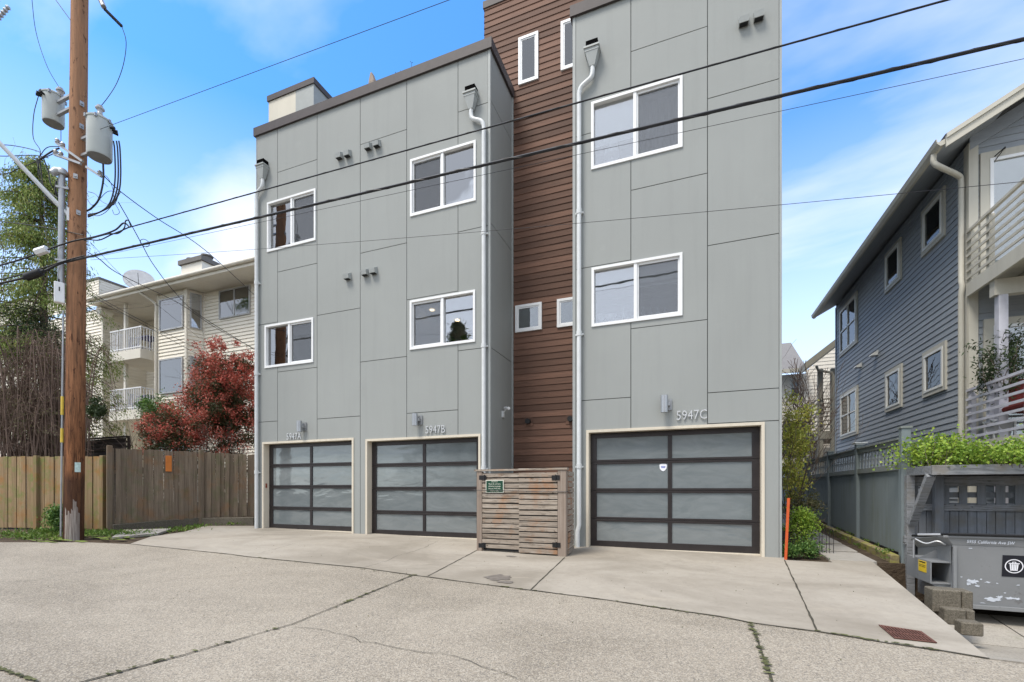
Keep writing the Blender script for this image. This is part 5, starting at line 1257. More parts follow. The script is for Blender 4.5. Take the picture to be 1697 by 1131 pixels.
# ---------------------------------------------------------------- dumpster shelter with planter
M['shed'] = woodm('faded lavender grey painted boards', (.17, .185, .205), (.26, .275, .295), 'Z', stain=(.16, .15, .13), grain=18)
M['shedx'] = woodm('faded grey painted beam', (.24, .25, .26), (.36, .37, .385), 'X', stain=(.20, .18, .15), grain=18)
YS = 8.95; XE = 7.2
FSd = Frame((0, YS, 0), (1, 0, 0), (0, -1, 0))
zg_ = gz(3.3, 8.8) - drop(8.8)
sh_ = thing('dumpster_shelter', 'faded grey board shelter with lattice band and planter top behind the dumpster', 'shelter', (XF + .1, YS, zg_))
holes = [(XY(a, YS), XY(b, YS)) for a, b in ((1522, 1535), (1574, 1589), (1604, 1619), (1635, 1650), (1667, 1682), (1699, 1714))]
zh0, zh1, zhm0, zhm1 = ZY(1600, 835, YS), ZY(1600, 806, YS), ZY(1600, 825, YS), ZY(1600, 816, YS)
xs = [XF + .062]
for a, b in holes: xs += [a, b]
w_ = xs[-1] - xs[-2]
while xs[-1] < XE: xs.append(xs[-1] + w_ * 1.02)
q = MB()
for i, (a, b) in enumerate(zip(xs, xs[1:])):
    hole = i % 2 == 1
    a2, b2 = a + .004, b - .004
    if b - a > .16 and not hole: FSd.box(q, a2, (a + b) / 2 - .003, -.02, 0, zg_ - .1, ZY(1600, 775, YS)); a2 = (a + b) / 2 + .003
    if hole: FSd.box(q, a2, b2, -.02, 0, zg_ - .1, zh0 + .01); FSd.box(q, a2, b2, -.02, 0, zh1, ZY(1600, 775, YS))
    else: FSd.box(q, a2, b2, -.02, 0, zg_ - .1, ZY(1600, 775, YS))
q.build('back_boards', M['shed'], sh_)
q = MB(); FSd.box(q, XF + .065, XE, -.05, -.021, zhm0, zhm1); q.build('lattice_slat', M['shed'], sh_)
for (a, b, dd) in ((790, 805, .045), (836, 847, .04)):
    q = MB(); FSd.box(q, XF + .062, XE, .001, dd, ZY(1600, b, YS), ZY(1600, a, YS)); q.build('rail', M['shedx'], sh_)
q = MB(); FSd.box(q, XY(1499, YS - .1), XY(1543, YS - .1), .05, .10, ZY(1520, 903, YS - .1), ZY(1520, 889, YS - .1)); q.build('rail', M['shedx'], sh_)
for px in (1554, 1740, 1900):
    x = XY(px, YS - .08); q = MB(); FSd.box(q, x - .055, x + .055, .046, .14, zg_ - .2, ZY(1600, 788, YS)); q.build('post', M['shed'], sh_, bevel=.005)
q = MB(); q.box(XF - .03, XF + .07, 8.83, 8.935, zg_ - .25, ZY(1505, 788, 8.9)); q.build('post', M['shedx'], sh_, bevel=.005)
YP = 8.12; zp0, zp1 = ZY(1600, 787, YP), ZY(1600, 770.5, YP)
q = MB(); q.box(XF - .0, XE, YP, YP + .05, zp0, zp1); q.box(XF - .0, XF + .05, YP + .052, YS + .3, zp0 + .01, zp1 - .005); q.box(XF, XE, YS + .25, YS + .3, zp0, zp1 - .004); q.build('planter_beam', M['shedx'], sh_, bevel=.004)
q = MB(); q.box(XF + .051, XE, YP + .052, YS + .249, zp0 + .01, zp1 - .05); q.build('planter_soil', M['soil'], sh_)
q = MB(); pa = Vector((XF + .02, YP + .10, zp0)); pb2 = Vector((XF + .02, 8.80, ZY(1500, 868, 8.9))); q.bar(pb2, pa, .07, .10, up=(1, 0, 0)); q.build('brace', M['shedx'], sh_)
# vine
vb = Vector((XF + .3, YP + .3, zp1)); vn = thing('vine', 'bright lime green vine spilling over the planter above the dumpster', 'vine', vb)
q = MB(); P_ = []
for k in range(420):
    x = random.uniform(XF + .03, XE); y = random.uniform(YP - .02, YS + .2); h_ = .15 + .17 * abs(math.sin(x * 2.1 + 1)) + .06 * random.random()
    b0 = Vector((x, y, zp1 - .05)); e0 = b0 + Vector((random.gauss(0, .12), random.gauss(-.02, .08), h_ + .05)); q.tube(spline([b0, b0.lerp(e0, .5) + Vector((random.gauss(0, .03), 0, .03)), e0], 3), .004, 4, cap=False)
    c = np.array(e0) - [0, 0, h_ * .4]; P_.append(c + NR.normal(size=(64, 3)) * np.array([.075, .075, h_ * .34]))
q.build('stems', M['bark'], vn); P_ = np.concatenate(P_); P_[:, 2] = np.maximum(P_[:, 2], zp1 - .02)
quads_mesh('foliage', leaf_quads(P_, np.full(len(P_), .042), np.full(len(P_), .036), up=.2), M['vineleaf'], vn)

# ---------------------------------------------------------------- dumpster
m = NM('scuffed grey dumpster paint'); g1 = m.noise(2.3, 8, .62, None, .4); g2 = m.noise(7, 6, .7)
c_ = m.mix(m.ramp(m.noise(.9, 5), [(.3, 0), (.7, 1)]), (.20, .208, .212), (.255, .262, .268)); c_ = m.mix(m.ramp(g2, [(.60, 0), (.68, .45)]), c_, (.09, .08, .075))
m.bump(m.noise(5, 3), .25, .02); M['dump'] = m.set(c_, .5, .1, .4)
M['scuff'] = plain('exposed pale primer', (.58, .62, .68), .6, var=.1, scale=20)
YD = 7.62; TD = YD / ray(1600, 0).y
dx0 = XY(1579, YD); dx1 = dx0 + 1.85; dz0, dz1 = ZY(1600, 1009, YD), ZY(1600, 889, YD); dyb = YD + .98
zyard = gz(3.6, 7.8) - drop(7.8) - .02
dm = thing('dumpster', 'scuffed grey steel dumpster with black lid and white bin symbol sign', 'dumpster', (dx0, YD, zyard))
FDm = Frame((dx0, YD, 0), (1, 0, 0), (0, -1, 0)); L_ = dx1 - dx0
q = MB()
# flared upper part
fl = .09; zf = dz1 - .12
q.hexa([(dx0, YD + .06, dz0), (dx1, YD + .06, dz0), (dx1, dyb, dz0), (dx0, dyb, dz0), (dx0, YD, zf), (dx1, YD, zf), (dx1, dyb, zf - .15), (dx0, dyb, zf - .15)])
q.hexa([(dx0, YD, zf), (dx1, YD, zf), (dx1, dyb, zf - .15), (dx0, dyb, zf - .15), (dx0 - fl, YD - .02, dz1), (dx1 + fl, YD - .02, dz1), (dx1 + fl, dyb, dz1 - .13), (dx0 - fl, dyb, dz1 - .13)])
q.build('body', M['dump'], dm, bevel=.006)
q = MB(); q.box(dx0 - fl - .02, dx1 + fl + .02, YD - .035, YD - .021, dz1 - .022, dz1 + .006); q.box(dx0 + .0, dx0 + .035, YD - .02, YD + .04, dz0 + .0, zf - .02); q.box(dx0, dx1, YD + .02, YD + .058, dz0, dz0 + .05)
q.build('rim', M['dump'], dm, bevel=.003)
q = MB(); q.hexa([(dx0 - .07, YD - .06, dz1 + .012), (dx1 + .07, YD - .06, dz1 + .012), (dx1 + .07, dyb + .02, dz1 - .11), (dx0 - .07, dyb + .02, dz1 - .11), (dx0 - .07, YD - .06, dz1 + .045), (dx1 + .07, YD - .06, dz1 + .045), (dx1 + .07, dyb + .02, dz1 - .075), (dx0 - .07, dyb + .02, dz1 - .075)]); q.build('lid', M['black'], dm, bevel=.01)
# fork pocket on the left
pz0, pz1 = ZY(1545, 966, YD + .05), ZY(1545, 931, YD + .05); px0_ = XY(1542, YD + .05)
q = MB(); ya, yb2 = YD + .05, YD + .75; t = .012
q.box(px0_, dx0, ya, yb2, pz0 - t, pz0); q.box(px0_, dx0, ya, yb2, pz1 - t, pz1); q.box(px0_, px0_ + t, ya + .001, yb2, pz0, pz1 - t)
q.face((px0_, ya + .02, pz0 - t), (dx0, ya + .02, pz0 - .13), (dx0, ya + .02, pz0 - t))
q.face((px0_, ya + .35, pz1), (dx0, ya + .35, pz1 + .13), (dx0, ya + .35, pz1))
q.build('fork_pocket', M['dump'], dm)
q = MB(); q.tube([(dx0 - .25, YD + .3, dz1 - .02), (dx0 - .02, YD + .12, dz1 + .005), (dx0 + .1, YD + .02, dz1)], .018, 8); q.tube(spline([(dx0 - .28, YD + .3, dz1 - .08), (dx0 - .2, YD + .2, dz1 - .13), (dx0 - .1, YD + .15, dz1 - .09), (dx0 - .03, YD + .1, dz1 - .13)], 5), .012, 6); q.tube([(dx0 - .26, YD + .4, dz1 - .1), (dx0 - .26, YD + .4, pz1)], .014, 6); q.build('lid_bar', M['galv'], dm)
y_ = YX(1531, px0_); y_ = min(max(y_, ya + .05), yb2 - .1)
M['yl'] = plain('yellow warning sticker', (.72, .50, .03), .5, var=.1, bump=0)
q = MB(); q.box(px0_ - .004, px0_ - .001, YX(1535.5, px0_), YX(1522.5, px0_), pz1 - .17, pz1 - .02); q.build('warning_sticker', M['yl'], dm)
q = MB(); ym = (YX(1535.5, px0_) + YX(1522.5, px0_)) / 2
q.box(px0_ - .006, px0_ - .0045, ym - .09, ym + .09, pz1 - .045, pz1 - .032)
q.box(px0_ - .006, px0_ - .0045, ym - .09, ym + .09, pz1 - .08, pz1 - .075); q.box(px0_ - .006, px0_ - .0045, ym - .09, ym + .09, pz1 - .10, pz1 - .095); q.build('sticker_print', M['black'], dm)
# front slopes slightly: a frame lying on it
FDf = Frame((0, YD, 0), (1, 0, 0), (0, -1, 0))
def fy(z): return -.06 * max(0, (zf - z)) / (zf - dz0)
sx0, sx1 = XY(1662, YD), XY(1662, YD) + .225; sz0, sz1 = ZY(1680, 957, YD), ZY(1680, 921, YD)
dq = lambda mb, a, b, c, d_, off: mb.hexa([FDf.p(a, fy(c) + off, c), FDf.p(b, fy(c) + off, c), FDf.p(b, fy(c) + off + .0015, c), FDf.p(a, fy(c) + off + .0015, c), FDf.p(a, fy(d_) + off, d_), FDf.p(b, fy(d_) + off, d_), FDf.p(b, fy(d_) + off + .0015, d_), FDf.p(a, fy(d_) + off + .0015, d_)])
M['signb'] = plain('black sign face', (.012, .013, .02), .35, var=.05, bump=0)
q = MB(); dq(q, sx0, sx1, sz0, sz1, .003); sgn = q.build('bin_sign', M['signb'], dm)
cxs, czs = (sx0 + sx1) / 2, (sz0 + sz1) / 2; q = MB(); n = 40
for k in range(n):
    a, b = 6.2832 * k / n, 6.2832 * (k + 1) / n; r0, r1 = .078, .089
    P4 = [(r0, a), (r1, a), (r1, b), (r0, b)]; q.face(*[FDf.p(cxs + r * math.cos(t_), fy(czs + r * math.sin(t_)) + .0065, czs + r * math.sin(t_)) for r, t_ in P4])
dq(q, cxs - .052, cxs + .052, czs + .030, czs + .040, .005); dq(q, cxs - .018, cxs + .018, czs + .049, czs + .056, .005)
dq(q, cxs - .018, cxs - .010, czs + .040, czs + .049, .005); dq(q, cxs + .010, cxs + .018, czs + .040, czs + .049, .005)
for k, o_ in enumerate((-.036, -.018, 0, .018, .036)):
    q.hexa([FDf.p(cxs + o_ * .8 + s_ * .0055, fy(czs - .05) + .0065 + e, czs - .05) for s_, e in ((-1, 0), (1, 0), (1, .001), (-1, .001))] + [FDf.p(cxs + o_ + s_ * .006, fy(czs) + .0065 + e, czs + .026) for s_, e in ((-1, 0), (1, 0), (1, .001), (-1, .001))])
dq(q, cxs - .036, cxs + .036, czs - .056, czs - .048, .005)
q.build('bin_symbol', M['stick'], sgn)
q = MB(); zt3 = ZY(1640, 901, YD); text_mb(q, '5955 California Ave SW', FDf.p(XY(1600, YD), fy(zt3) + .022, zt3), (1, 0, -.01), (0, 0, 1), (0, -1, 0), .055, .001, 'LEFT', .25, sx=.80, off=.0005, fit=XY(1680, YD) - XY(1600, YD)); q.build('handwriting', M['scuff'], dm)
# scuff patches where the paint is gone
q = MB()
def scuff(px, py, w, h, n=22):
    cx_, cz_ = XY(px, YD), ZY(px, py, YD); ring = []
    for k in range(n):
        a = 6.283 * k / n; r_ = random.uniform(.45, 1.15); x, z = cx_ + math.cos(a) * w * r_ * 1.15, cz_ + math.sin(a) * h * r_ * 1.35; ring.append(FDf.p(x, fy(z) + .004, z))
    c = FDf.p(cx_, fy(cz_) + .004, cz_)
    for k in range(n): q.face(c, ring[k], ring[(k + 1) % n])
for a in ((1614, 965, .05, .028), (1608, 968, .025, .02), (1622, 972, .03, .012), (1640, 966, .03, .008), (1648, 995, .07, .022), (1660, 991, .03, .016), (1678, 993, .05, .014), (1690, 994, .03, .01), (1595, 957, .012, .006), (1594.5, 981, .012, .008), (1669, 984, .012, .007), (1690, 971, .02, .006), (1608, 909, .02, .005), (1633, 1001, .03, .005), (1655, 968, .012, .007), (1628, 961, .012, .008)): scuff(*a)
q.build('scuff_mark', M['scuff'], dm)
for sx in (dx0 + .15, dx1 - .15):
    for sy in (YD + .2, dyb - .15):
        q = MB(); q.cyl((sx - .03, sy, zyard + .06), (sx + .03, sy, zyard + .06), .06, None, 16); q.box(sx - .04, sx + .04, sy - .03, sy + .03, zyard + .08, dz0 - .002); q.build('caster', M['black'], dm)
# blocks
bl = (('upper moss edged concrete block beside the dumpster', 1546, 1614, 979, 1010, 6.75, .22), ('middle concrete block under the upper one beside the driveway', 1566, 1617, 1010.5, 1030, 6.62, .3), ('lowest concrete block near the driveway tip', 1594, 1632, 1033, 1047, 6.35, .16))
for lb, a, b, c, d_, Y, dep in bl:
    x0, x1, z0, z1 = XY(a, Y), XY(b, Y), ZY((a + b) / 2, d_, Y), ZY((a + b) / 2, c, Y)
    q = MB(); xm_ = x0 + (x1 - x0) * (.72 if a < 1580 else .999)
    q.box(x0, xm_ - .004, Y, Y + dep, z0 - .05, z1); 
    if a < 1580: q.box(xm_ + .004, x1, Y + .005, Y + dep, z0 - .05, z1 - .004)
    setp(q.build('concrete_block', M['block'], loc=(x0, Y, z0 - .05), bevel=.012), lb, 'block', 'blocks beside the driveway')
M['block'] = M['block']
# drain grate
ca, cb2, cc, cd2 = G(1456, 1038, .008), G(1527, 1049, .008), G(1553, 1068, .008), G(1482, 1060, .008)
M['rust'] = (lambda m: (m.bump(m.noise(60, 4), .4, .003), m.set(m.mix(m.ramp(m.noise(9, 5), [(.3, 0), (.7, 1)]), (.09, .035, .025), (.20, .095, .07)), .8, .3))[1])(NM('rusty iron'))
dg = thing('drain_grate', 'rusty slotted iron drain grate set near the driveway edge', 'drain grate', ca)
q = MB(); 
def gp(u, v, dz=0): p = ca.lerp(cb2, u).lerp(cd2.lerp(cc, u), v); return Vector((p.x, p.y, gz(p.x, p.y) + .008 + dz))
def gq(u0, u1, v0, v1, dz, th=.006): q.hexa([gp(u0, v0, dz), gp(u1, v0, dz), gp(u1, v1, dz), gp(u0, v1, dz), gp(u0, v0, dz + th), gp(u1, v0, dz + th), gp(u1, v1, dz + th), gp(u0, v1, dz + th)])
gq(0, 1, 0, .06, .002); gq(0, 1, .94, 1, .002); gq(0, .03, .06, .94, .002); gq(.97, 1, .06, .94, .002); gq(.03, .97, .47, .53, .002)
for k in range(12): u = .03 + .94 * k / 12; gq(u + .03, u + .07, .06, .94, .0018) 
q.build('grate_bars', M['rust'], dg); q = MB(); q.face(gp(0, 0), gp(1, 0), gp(1, 1), gp(0, 1)); q.build('drain_pit', M['black'], dg)

# ---------------------------------------------------------------- blue house
XH, YH0, YH1 = 4.8, 10.8, 18.9
M['blue_s'] = siding('slate blue lap siding', (.285, .31, .335), .125, .6, .06, .18, (.075, .085, .10))
M['taup'] = painted('taupe trim', (.50, .48, .41), .6, (.2, .18, .13), .35)
M['shingle'] = plain('dark shingles', (.05, .05, .05), .9, var=.3, scale=20)
bh = thing('blue_house', 'two storey slate blue lap sided house with taupe trim and front decks', 'house', (XH, YH0, gz(XH, YH0)))
ZH = bh.location.z; zev = CAMZ + 6.1; XW = 7.0; XRD = XH + XW / 2; pit = .55
FHs = Frame((XH, YH1, 0), (0, -1, 0), (-1, 0, 0)); q = MB(); lap(q, FHs, 0, YH1 - YH0, ZH, zev + .25, .125)
FHf = Frame((XH, YH0, 0), (1, 0, 0), (0, -1, 0)); zw = zev + .33
lap(q, FHf, 0, XW, ZH, zw + pit * XW / 2, .125, lambda z: (max(0, (z - zw) / pit), XW - max(0, (z - zw) / pit)))
FHb = Frame((XH, YH1, 0), (1, 0, 0), (0, 1, 0)); lap(q, FHb, 0, XW, ZH, zw + pit * XW / 2, .25, lambda z: (max(0, (z - zw) / pit), XW - max(0, (z - zw) / pit)))
FHr = Frame((XH + XW, YH1, 0), (0, -1, 0), (1, 0, 0)); lap(q, FHr, 0, YH1 - YH0, ZH, zev + .25, .25)
q.build('siding', M['blue_s'], bh)
q = MB(); q.box(XH - .035, XH + .10, YH0 - .04, YH0 - .016, ZH, zev + .2); q.box(XH - .04, XH - .016, YH0 - .016, YH0 + .12, ZH, zev + .2); q.build('corner_board', M['taup'], bh)
q = MB(); q.box(XH - .03, XH - .016, YH1 - .08, YH1, ZH, zev + .2); q.build('corner_board', M['blue_s'], bh)
ov = .6; q = MB(); yf, yb3 = YH0 - .6, YH1 + .05
for s_ in (1, -1):
    xa_, xb2 = (XH - ov, XRD) if s_ > 0 else (XH + XW + ov, XRD); za_, zb_ = zev, zev + pit * (XRD - XH + ov)
    q.hexa([(xa_, yf, za_), (xb2, yf, zb_), (xb2, yb3, zb_), (xa_, yb3, za_), (xa_, yf, za_ + .12), (xb2, yf, zb_ + .12), (xb2, yb3, zb_ + .12), (xa_, yb3, za_ + .12)])
rfb = q.build('roof', M['shingle'], bh)
q = MB(); 
for s_ in (1, -1):
    xa_, xb2 = (XH - ov, XRD) if s_ > 0 else (XH + XW + ov, XRD); za_, zb_ = zev - .12, zev - .12 + pit * (XRD - XH + ov)
    q.hexa([(xa_, yf - .035, za_), (xb2, yf - .035, zb_), (xb2, yf - .003, zb_), (xa_, yf - .003, za_), (xa_, yf - .035, za_ + .19), (xb2, yf - .035, zb_ + .19), (xb2, yf - .003, zb_ + .19), (xa_, yf - .003, za_ + .19)])
    q.hexa([(xa_, yf - .06, za_ + .14), (xb2, yf - .06, zb_ + .14), (xb2, yf - .036, zb_ + .14), (xa_, yf - .036, za_ + .14), (xa_, yf - .06, za_ + .22), (xb2, yf - .06, zb_ + .22), (xb2, yf - .036, zb_ + .22), (xa_, yf - .036, za_ + .22)])
q.build('rake_board', M['taup'], rfb)
q = MB()
for s_ in (1, -1):
    xa_, xb2 = (XH - .02, XRD) if s_ > 0 else (XH + XW + .02, XRD); za_, zb_ = zw - .26, zw - .26 + pit * XW / 2
    q.hexa([(xa_, YH0 - .045, za_), (xb2, YH0 - .045, zb_), (xb2, YH0 - .017, zb_), (xa_, YH0 - .017, za_), (xa_, YH0 - .045, za_ + .3), (xb2, YH0 - .045, zb_ + .3), (xb2, YH0 - .017, zb_ + .3), (xa_, YH0 - .017, za_ + .3)])
q.build('frieze_board', M['blue_s'], bh)
q = MB(); q.hexa([(XH - ov + .002, yf + .002, zev - .022), (XH + .3, yf + .002, zev - .022 + pit * .9), (XH + .3, yb3 - .002, zev - .022 + pit * .9), (XH - ov + .002, yb3 - .002, zev - .022), (XH - ov + .002, yf + .002, zev - .002), (XH + .3, yf + .002, zev - .002 + pit * .9), (XH + .3, yb3 - .002, zev - .002 + pit * .9), (XH - ov + .002, yb3 - .002, zev - .002)]); q.build('soffit', M['blue_s'], rfb)
q = MB(); prof = [(-.0, -.02), (-.0, -.11), (-.06, -.13), (-.11, -.08), (-.13, 0), (-.115, 0), (-.10, -.06)]
q.prism([Vector((XH - ov + a - .004, yf, zev + .06 + b)) for a, b in prof], (0, yb3 - yf, 0)); q.build('gutter', M['taup'], rfb)
q = MB(); gx = XH - ov - .06; P_ = spline([Vector((gx, YH0 - .35, zev - .05)), Vector((gx, YH0 - .35, zev - .2)), Vector((gx + .12, YH0 - .32, zev - .3)), Vector((XH - .15, YH0 + .02, zev - .33)), Vector((XH - .10, YH0 + .06, zev - .45)), Vector((XH - .10, YH0 + .06, zev - .7))], 6)
zk_ = ZX(1600, 470, XH - .1)
q.tube(P_ + [Vector((XH - .10, YH0 + .06, zk_ + .1)), Vector((XH - .10, YH0 + .02, zk_)), Vector((XH - .10, YH0 + .06, zk_ - .15)), Vector((XH - .10, YH0 + .06, ZH))], .045, 10); q.build('downspout', M['taup'], bh, smooth=True)
M['sash'] = plain('ivory vinyl sash', (.68, .68, .64), .45, var=.03)
def wh(l, r, tl, bl, tr, br, **k):
    s0, s1 = YH1 - YX(l, XH), YH1 - YX(r, XH); z1 = (ZX(l, tl, XH) + ZX(r, tr, XH)) / 2; z0 = (ZX(l, bl, XH) + ZX(r, br, XH)) / 2
    tw = .085; simple_win(FHs, s0 + tw, s1 - tw, z0 + tw, z1 - tw, bh, M['sash'], 'dim', trim=M['taup'], tw=tw, out=.06, gl='glasshouse', **k)
wh(1530.6, 1568.7, 350.7, 425.6, 308.4, 392, frac=.55); wh(1469, 1495.6, 422, 488.6, 394.4, 462); wh(1393.6, 1422.5, 514, 592, 483, 569, mull=(.5,), hm=(.5,))
wh(1532.4, 1571, 582.7, 660, 567.6, 645.8); wh(1469.8, 1497, 614, 683.7, 606.4, 675); wh(1394.6, 1423.4, 653, 728, 641, 720.5, mull=(.5,), hm=(.5,))
for (px, py) in ((1427, 606), (1454, 586)):
    p = PX(px, py, XH); q = MB(); q.hexa([(XH - .17, p.y - .1, p.z - .06), (XH - .01, p.y - .1, p.z - .06), (XH - .01, p.y + .1, p.z - .06), (XH - .17, p.y + .1, p.z - .06), (XH - .15, p.y - .1, p.z - .02), (XH - .01, p.y - .1, p.z + .08), (XH - .01, p.y + .1, p.z + .08), (XH - .15, p.y + .1, p.z - .02)]); q.build('dryer_vent', M['sash'], bh)
# front windows / doors
s0 = XY(1638, YH0) - XH; simple_win(FHf, s0, s0 + 2.0, CAMZ + 3.85, ZY(1660, 262, YH0), bh, M['white'], 'blind', trim=M['taup'], tw=.13, out=.06, mull=(.5,))
simple_win(FHf, s0 + .05, s0 + 2.0, CAMZ + .9, ZY(1660, 540, YH0), bh, M['white'], 'dim', trim=M['taup'], tw=.13, out=.06, mull=(.5,))
# decks
M['lil'] = plain('pale lavender painted post', (.50, .50, .55), .6)
XD0, XD1, YD0 = 4.72, 8.6, 9.15
for i, (zd, zt__, rm, nm) in enumerate(((CAMZ + 3.74, CAMZ + 4.72, M['taup'], 'upper'), (CAMZ + .85, CAMZ + 1.83, M['lil'], 'lower'))):
    q = MB(); q.box(XD0 + .02, XD1, YD0 + .02, YH0 - .05, zd - .06, zd); q.box(XD0, XD0 + .05, YD0, YH0 - .05, zd - .24, zd - .0); q.box(XD0 + .05, XD1, YD0, YD0 + .05, zd - .24, zd - .002)
    for k in range(6): x = XD0 + .6 * (k + 1); q.box(x - .02, x + .02, YD0 + .051, YH0 - .05, zd - .2, zd - .062)
    q.build('deck', M['taup'], bh)
    r_ = MB(); n = 7
    for k in range(n):
        z = zd + .10 + (zt__ - zd - .16) * k / (n - 1) if k < n - 1 else zt__ - .03
        w = .022 if k < n - 1 else .05
        r_.box(XD0 + .01, XD0 + .01 + w, YD0 + .045, YH0 - .02, z - .022, z + .022); r_.box(XD0 + .01, XD1, YD0 + .02, YD0 + .02 + w, z - .021, z + .023)
    r_.build('deck_railing', rm, bh)
    for (x, y) in ((XD0 + .07, YD0 + .08), (XD0 + .07, YH0 - .09), (XD0 + .07, (YD0 + YH0) / 2 + .2)):
        q = MB(); q.box(x - .035, x + .04, y - .04, y + .04, zd, zt__ - .05); q.build('railing_post', rm, bh)
q = MB(); yp = YX(1659.5, XD0 + .16); q.box(XD0 + .10, XD0 + .22, yp - .06, yp + .06, gz(5, 9), CAMZ + 3.5 - .26 - .0); q.build('deck_post', M['lil'], bh)
q = MB(); q.box(XD0 + .04, XD1, yp - .07, yp + .07, CAMZ + 3.24, CAMZ + 3.499); q.build('deck_beam', M['taup'], bh)
# hook on upper wall
p = PY(1660, 255, YH0 - .1); q = MB(); q.tube([p + Vector((-.08, .08, 0)), p + Vector((.0, -.1, .05)), p + Vector((.08, .08, .12))], .01, 6); q.tube([p + Vector((-.08, .08, 0)), p + Vector((-.08, .09, -.1)), p + Vector((0, -.1, .05))], .008, 6); q.build('wall_bracket', M['black'], bh)
# porch objects
zf_ = CAMZ + .85; c = Vector((XY(1656, 10.15), 10.15, zf_)); pt = thing('potted_tree', 'slim dark leaved tree in a pot on the lower front deck', 'potted tree', c)
q = MB(); q.lathe(c, [(.12, 0), (.17, .28), (.16, .28), (.14, .24)], 16); q.build('pot', M['pot'], pt); q = MB(); tips = []
for k in range(4): branches(q, c + Vector((0, 0, .2)), (random.gauss(0, .07), random.gauss(0, .07), 1), .8, .014, 2, .3, 4, .3, 4, tips)
q.build('trunk', M['bark'], pt); tp_ = np.array([tuple(t) for t in tips]); pp = np.repeat(tp_, 9, 0) + NR.normal(size=(len(tp_) * 9, 3)) * .06
quads_mesh('foliage', leaf_quads(pp, np.full(len(pp), .075), np.full(len(pp), .024)), M['darkleaf'], pt)
M['redcloth'] = plain('red cushion cloth', (.13, .018, .015), .9)
c = Vector((XY(1684, 9.75), 9.75, zf_)); ch = thing('deck_chair', 'deck chair with deep red cushions behind the lower railing', 'chair', c)
q = MB(); q.hexa([c + Vector(v) for v in ((-.05, -.3, .42), (.6, -.3, .36), (.6, .3, .36), (-.05, .3, .42), (-.05, -.3, .52), (.6, -.3, .46), (.6, .3, .46), (-.05, .3, .52))]); q.build('seat_cushion', M['redcloth'], ch, bevel=.03)
q = MB(); q.hexa([c + Vector(v) for v in ((-.05, .25, .5), (.6, .25, .5), (.6, .35, .5), (-.05, .35, .5), (-.05, .4, 1.0), (.6, .4, 1.0), (.6, .5, 1.0), (-.05, .5, 1.0))]); q.build('back_cushion', M['redcloth'], ch, bevel=.03)
for a in (0, .55):
    for b in (-.25, .3): q = MB(); q.bar(c + Vector((a, b, 0)), c + Vector((a, b, .42)), .05, .05); q.build('leg', M['redbr'], ch)
c = Vector((XY(1657, 10.2), 10.2, zf_)); st_ = thing('stool', 'small white stool standing before the potted tree on the lower deck', 'stool', c)
q = MB(); q.box(c.x - .16, c.x + .16, c.y - .15, c.y + .15, c.z + .3, c.z + .325); q.build('seat', M['white'], st_)
for a in (-.13, .13):
    for b in (-.12, .12): q = MB(); q.bar(c + Vector((a, b, 0)), c + Vector((a, b, .3)), .03, .03); q.build('leg', M['white'], st_)

# ---------------------------------------------------------------- far cream house beyond the side walk
Z8 = lambda x, y: (1290 + x / 2.829, 560 + y / 2.829)
YC = 23.0; FC = Frame((0, YC, 0), (1, 0, 0), (0, -1, 0)); x8 = lambda zx, Y=YC: XY(Z8(zx, 0)[0], Y); z8 = lambda zx, zy, Y=YC: ZY(*Z8(zx, zy), Y)
chs = thing('cream_house', 'cream sided house with grey roof seen at the end of the side walk', 'house', (x8(130), YC, gz(5, YC)))
ZC = chs.location.z; q = MB(); xc0, xc1 = x8(-60), x8(330); zce = z8(60, 172)
lap(q, FC, xc0, xc1, ZC, zce, .15); lap(q, Frame((x8(118), YC, 0), (1, 0, 0), (0, -1, 0)), 0, x8(330) - x8(118), zce, zce + 1.6, .15, lambda z: (max(0, (z - zce) * .9), x8(330) - x8(118))); q.build('siding', M['cream_s'], chs)
q = MB(); q.hexa([(xc0, YC - .5, zce), (x8(120), YC - .5, zce), (x8(150), YC + 4, zce + 2.4), (xc0, YC + 4, zce + 2.4), (xc0, YC - .5, zce + .12), (x8(120), YC - .5, zce + .12), (x8(150), YC + 4, zce + 2.5), (xc0, YC + 4, zce + 2.5)])
M['shinglef'] = plain('grey shingles', (.20, .19, .18), .9, var=.15, scale=14); q.build('roof', M['shinglef'], chs)
q = MB(); q.box(xc0, x8(120), YC - .58, YC - .501, zce - .05, zce + .12); q.build('gutter', M['taup'], chs)
simple_win(FC, x8(54), x8(102), z8(78, 282), z8(78, 190), chs, M['sash'], 'dim', hm=(.55,), frac=.5, trim=M['cream_t'], tw=.08)
q = MB(); FC.box(q, x8(20), x8(128), .02, .03, z8(80, 560), z8(80, 388)); q.build('doorway', M['roomdark'], chs)
q = MB(); FC.box(q, x8(170), x8(196), .0, .3, z8(180, 518), z8(180, 485)); q.build('wall_heater', M['sash'], chs)
q = MB(); q.box(xc0, xc1, YC + .1, YC + 7, ZC, zce - .02); q.build('back_walls', M['cream_s'], chs)
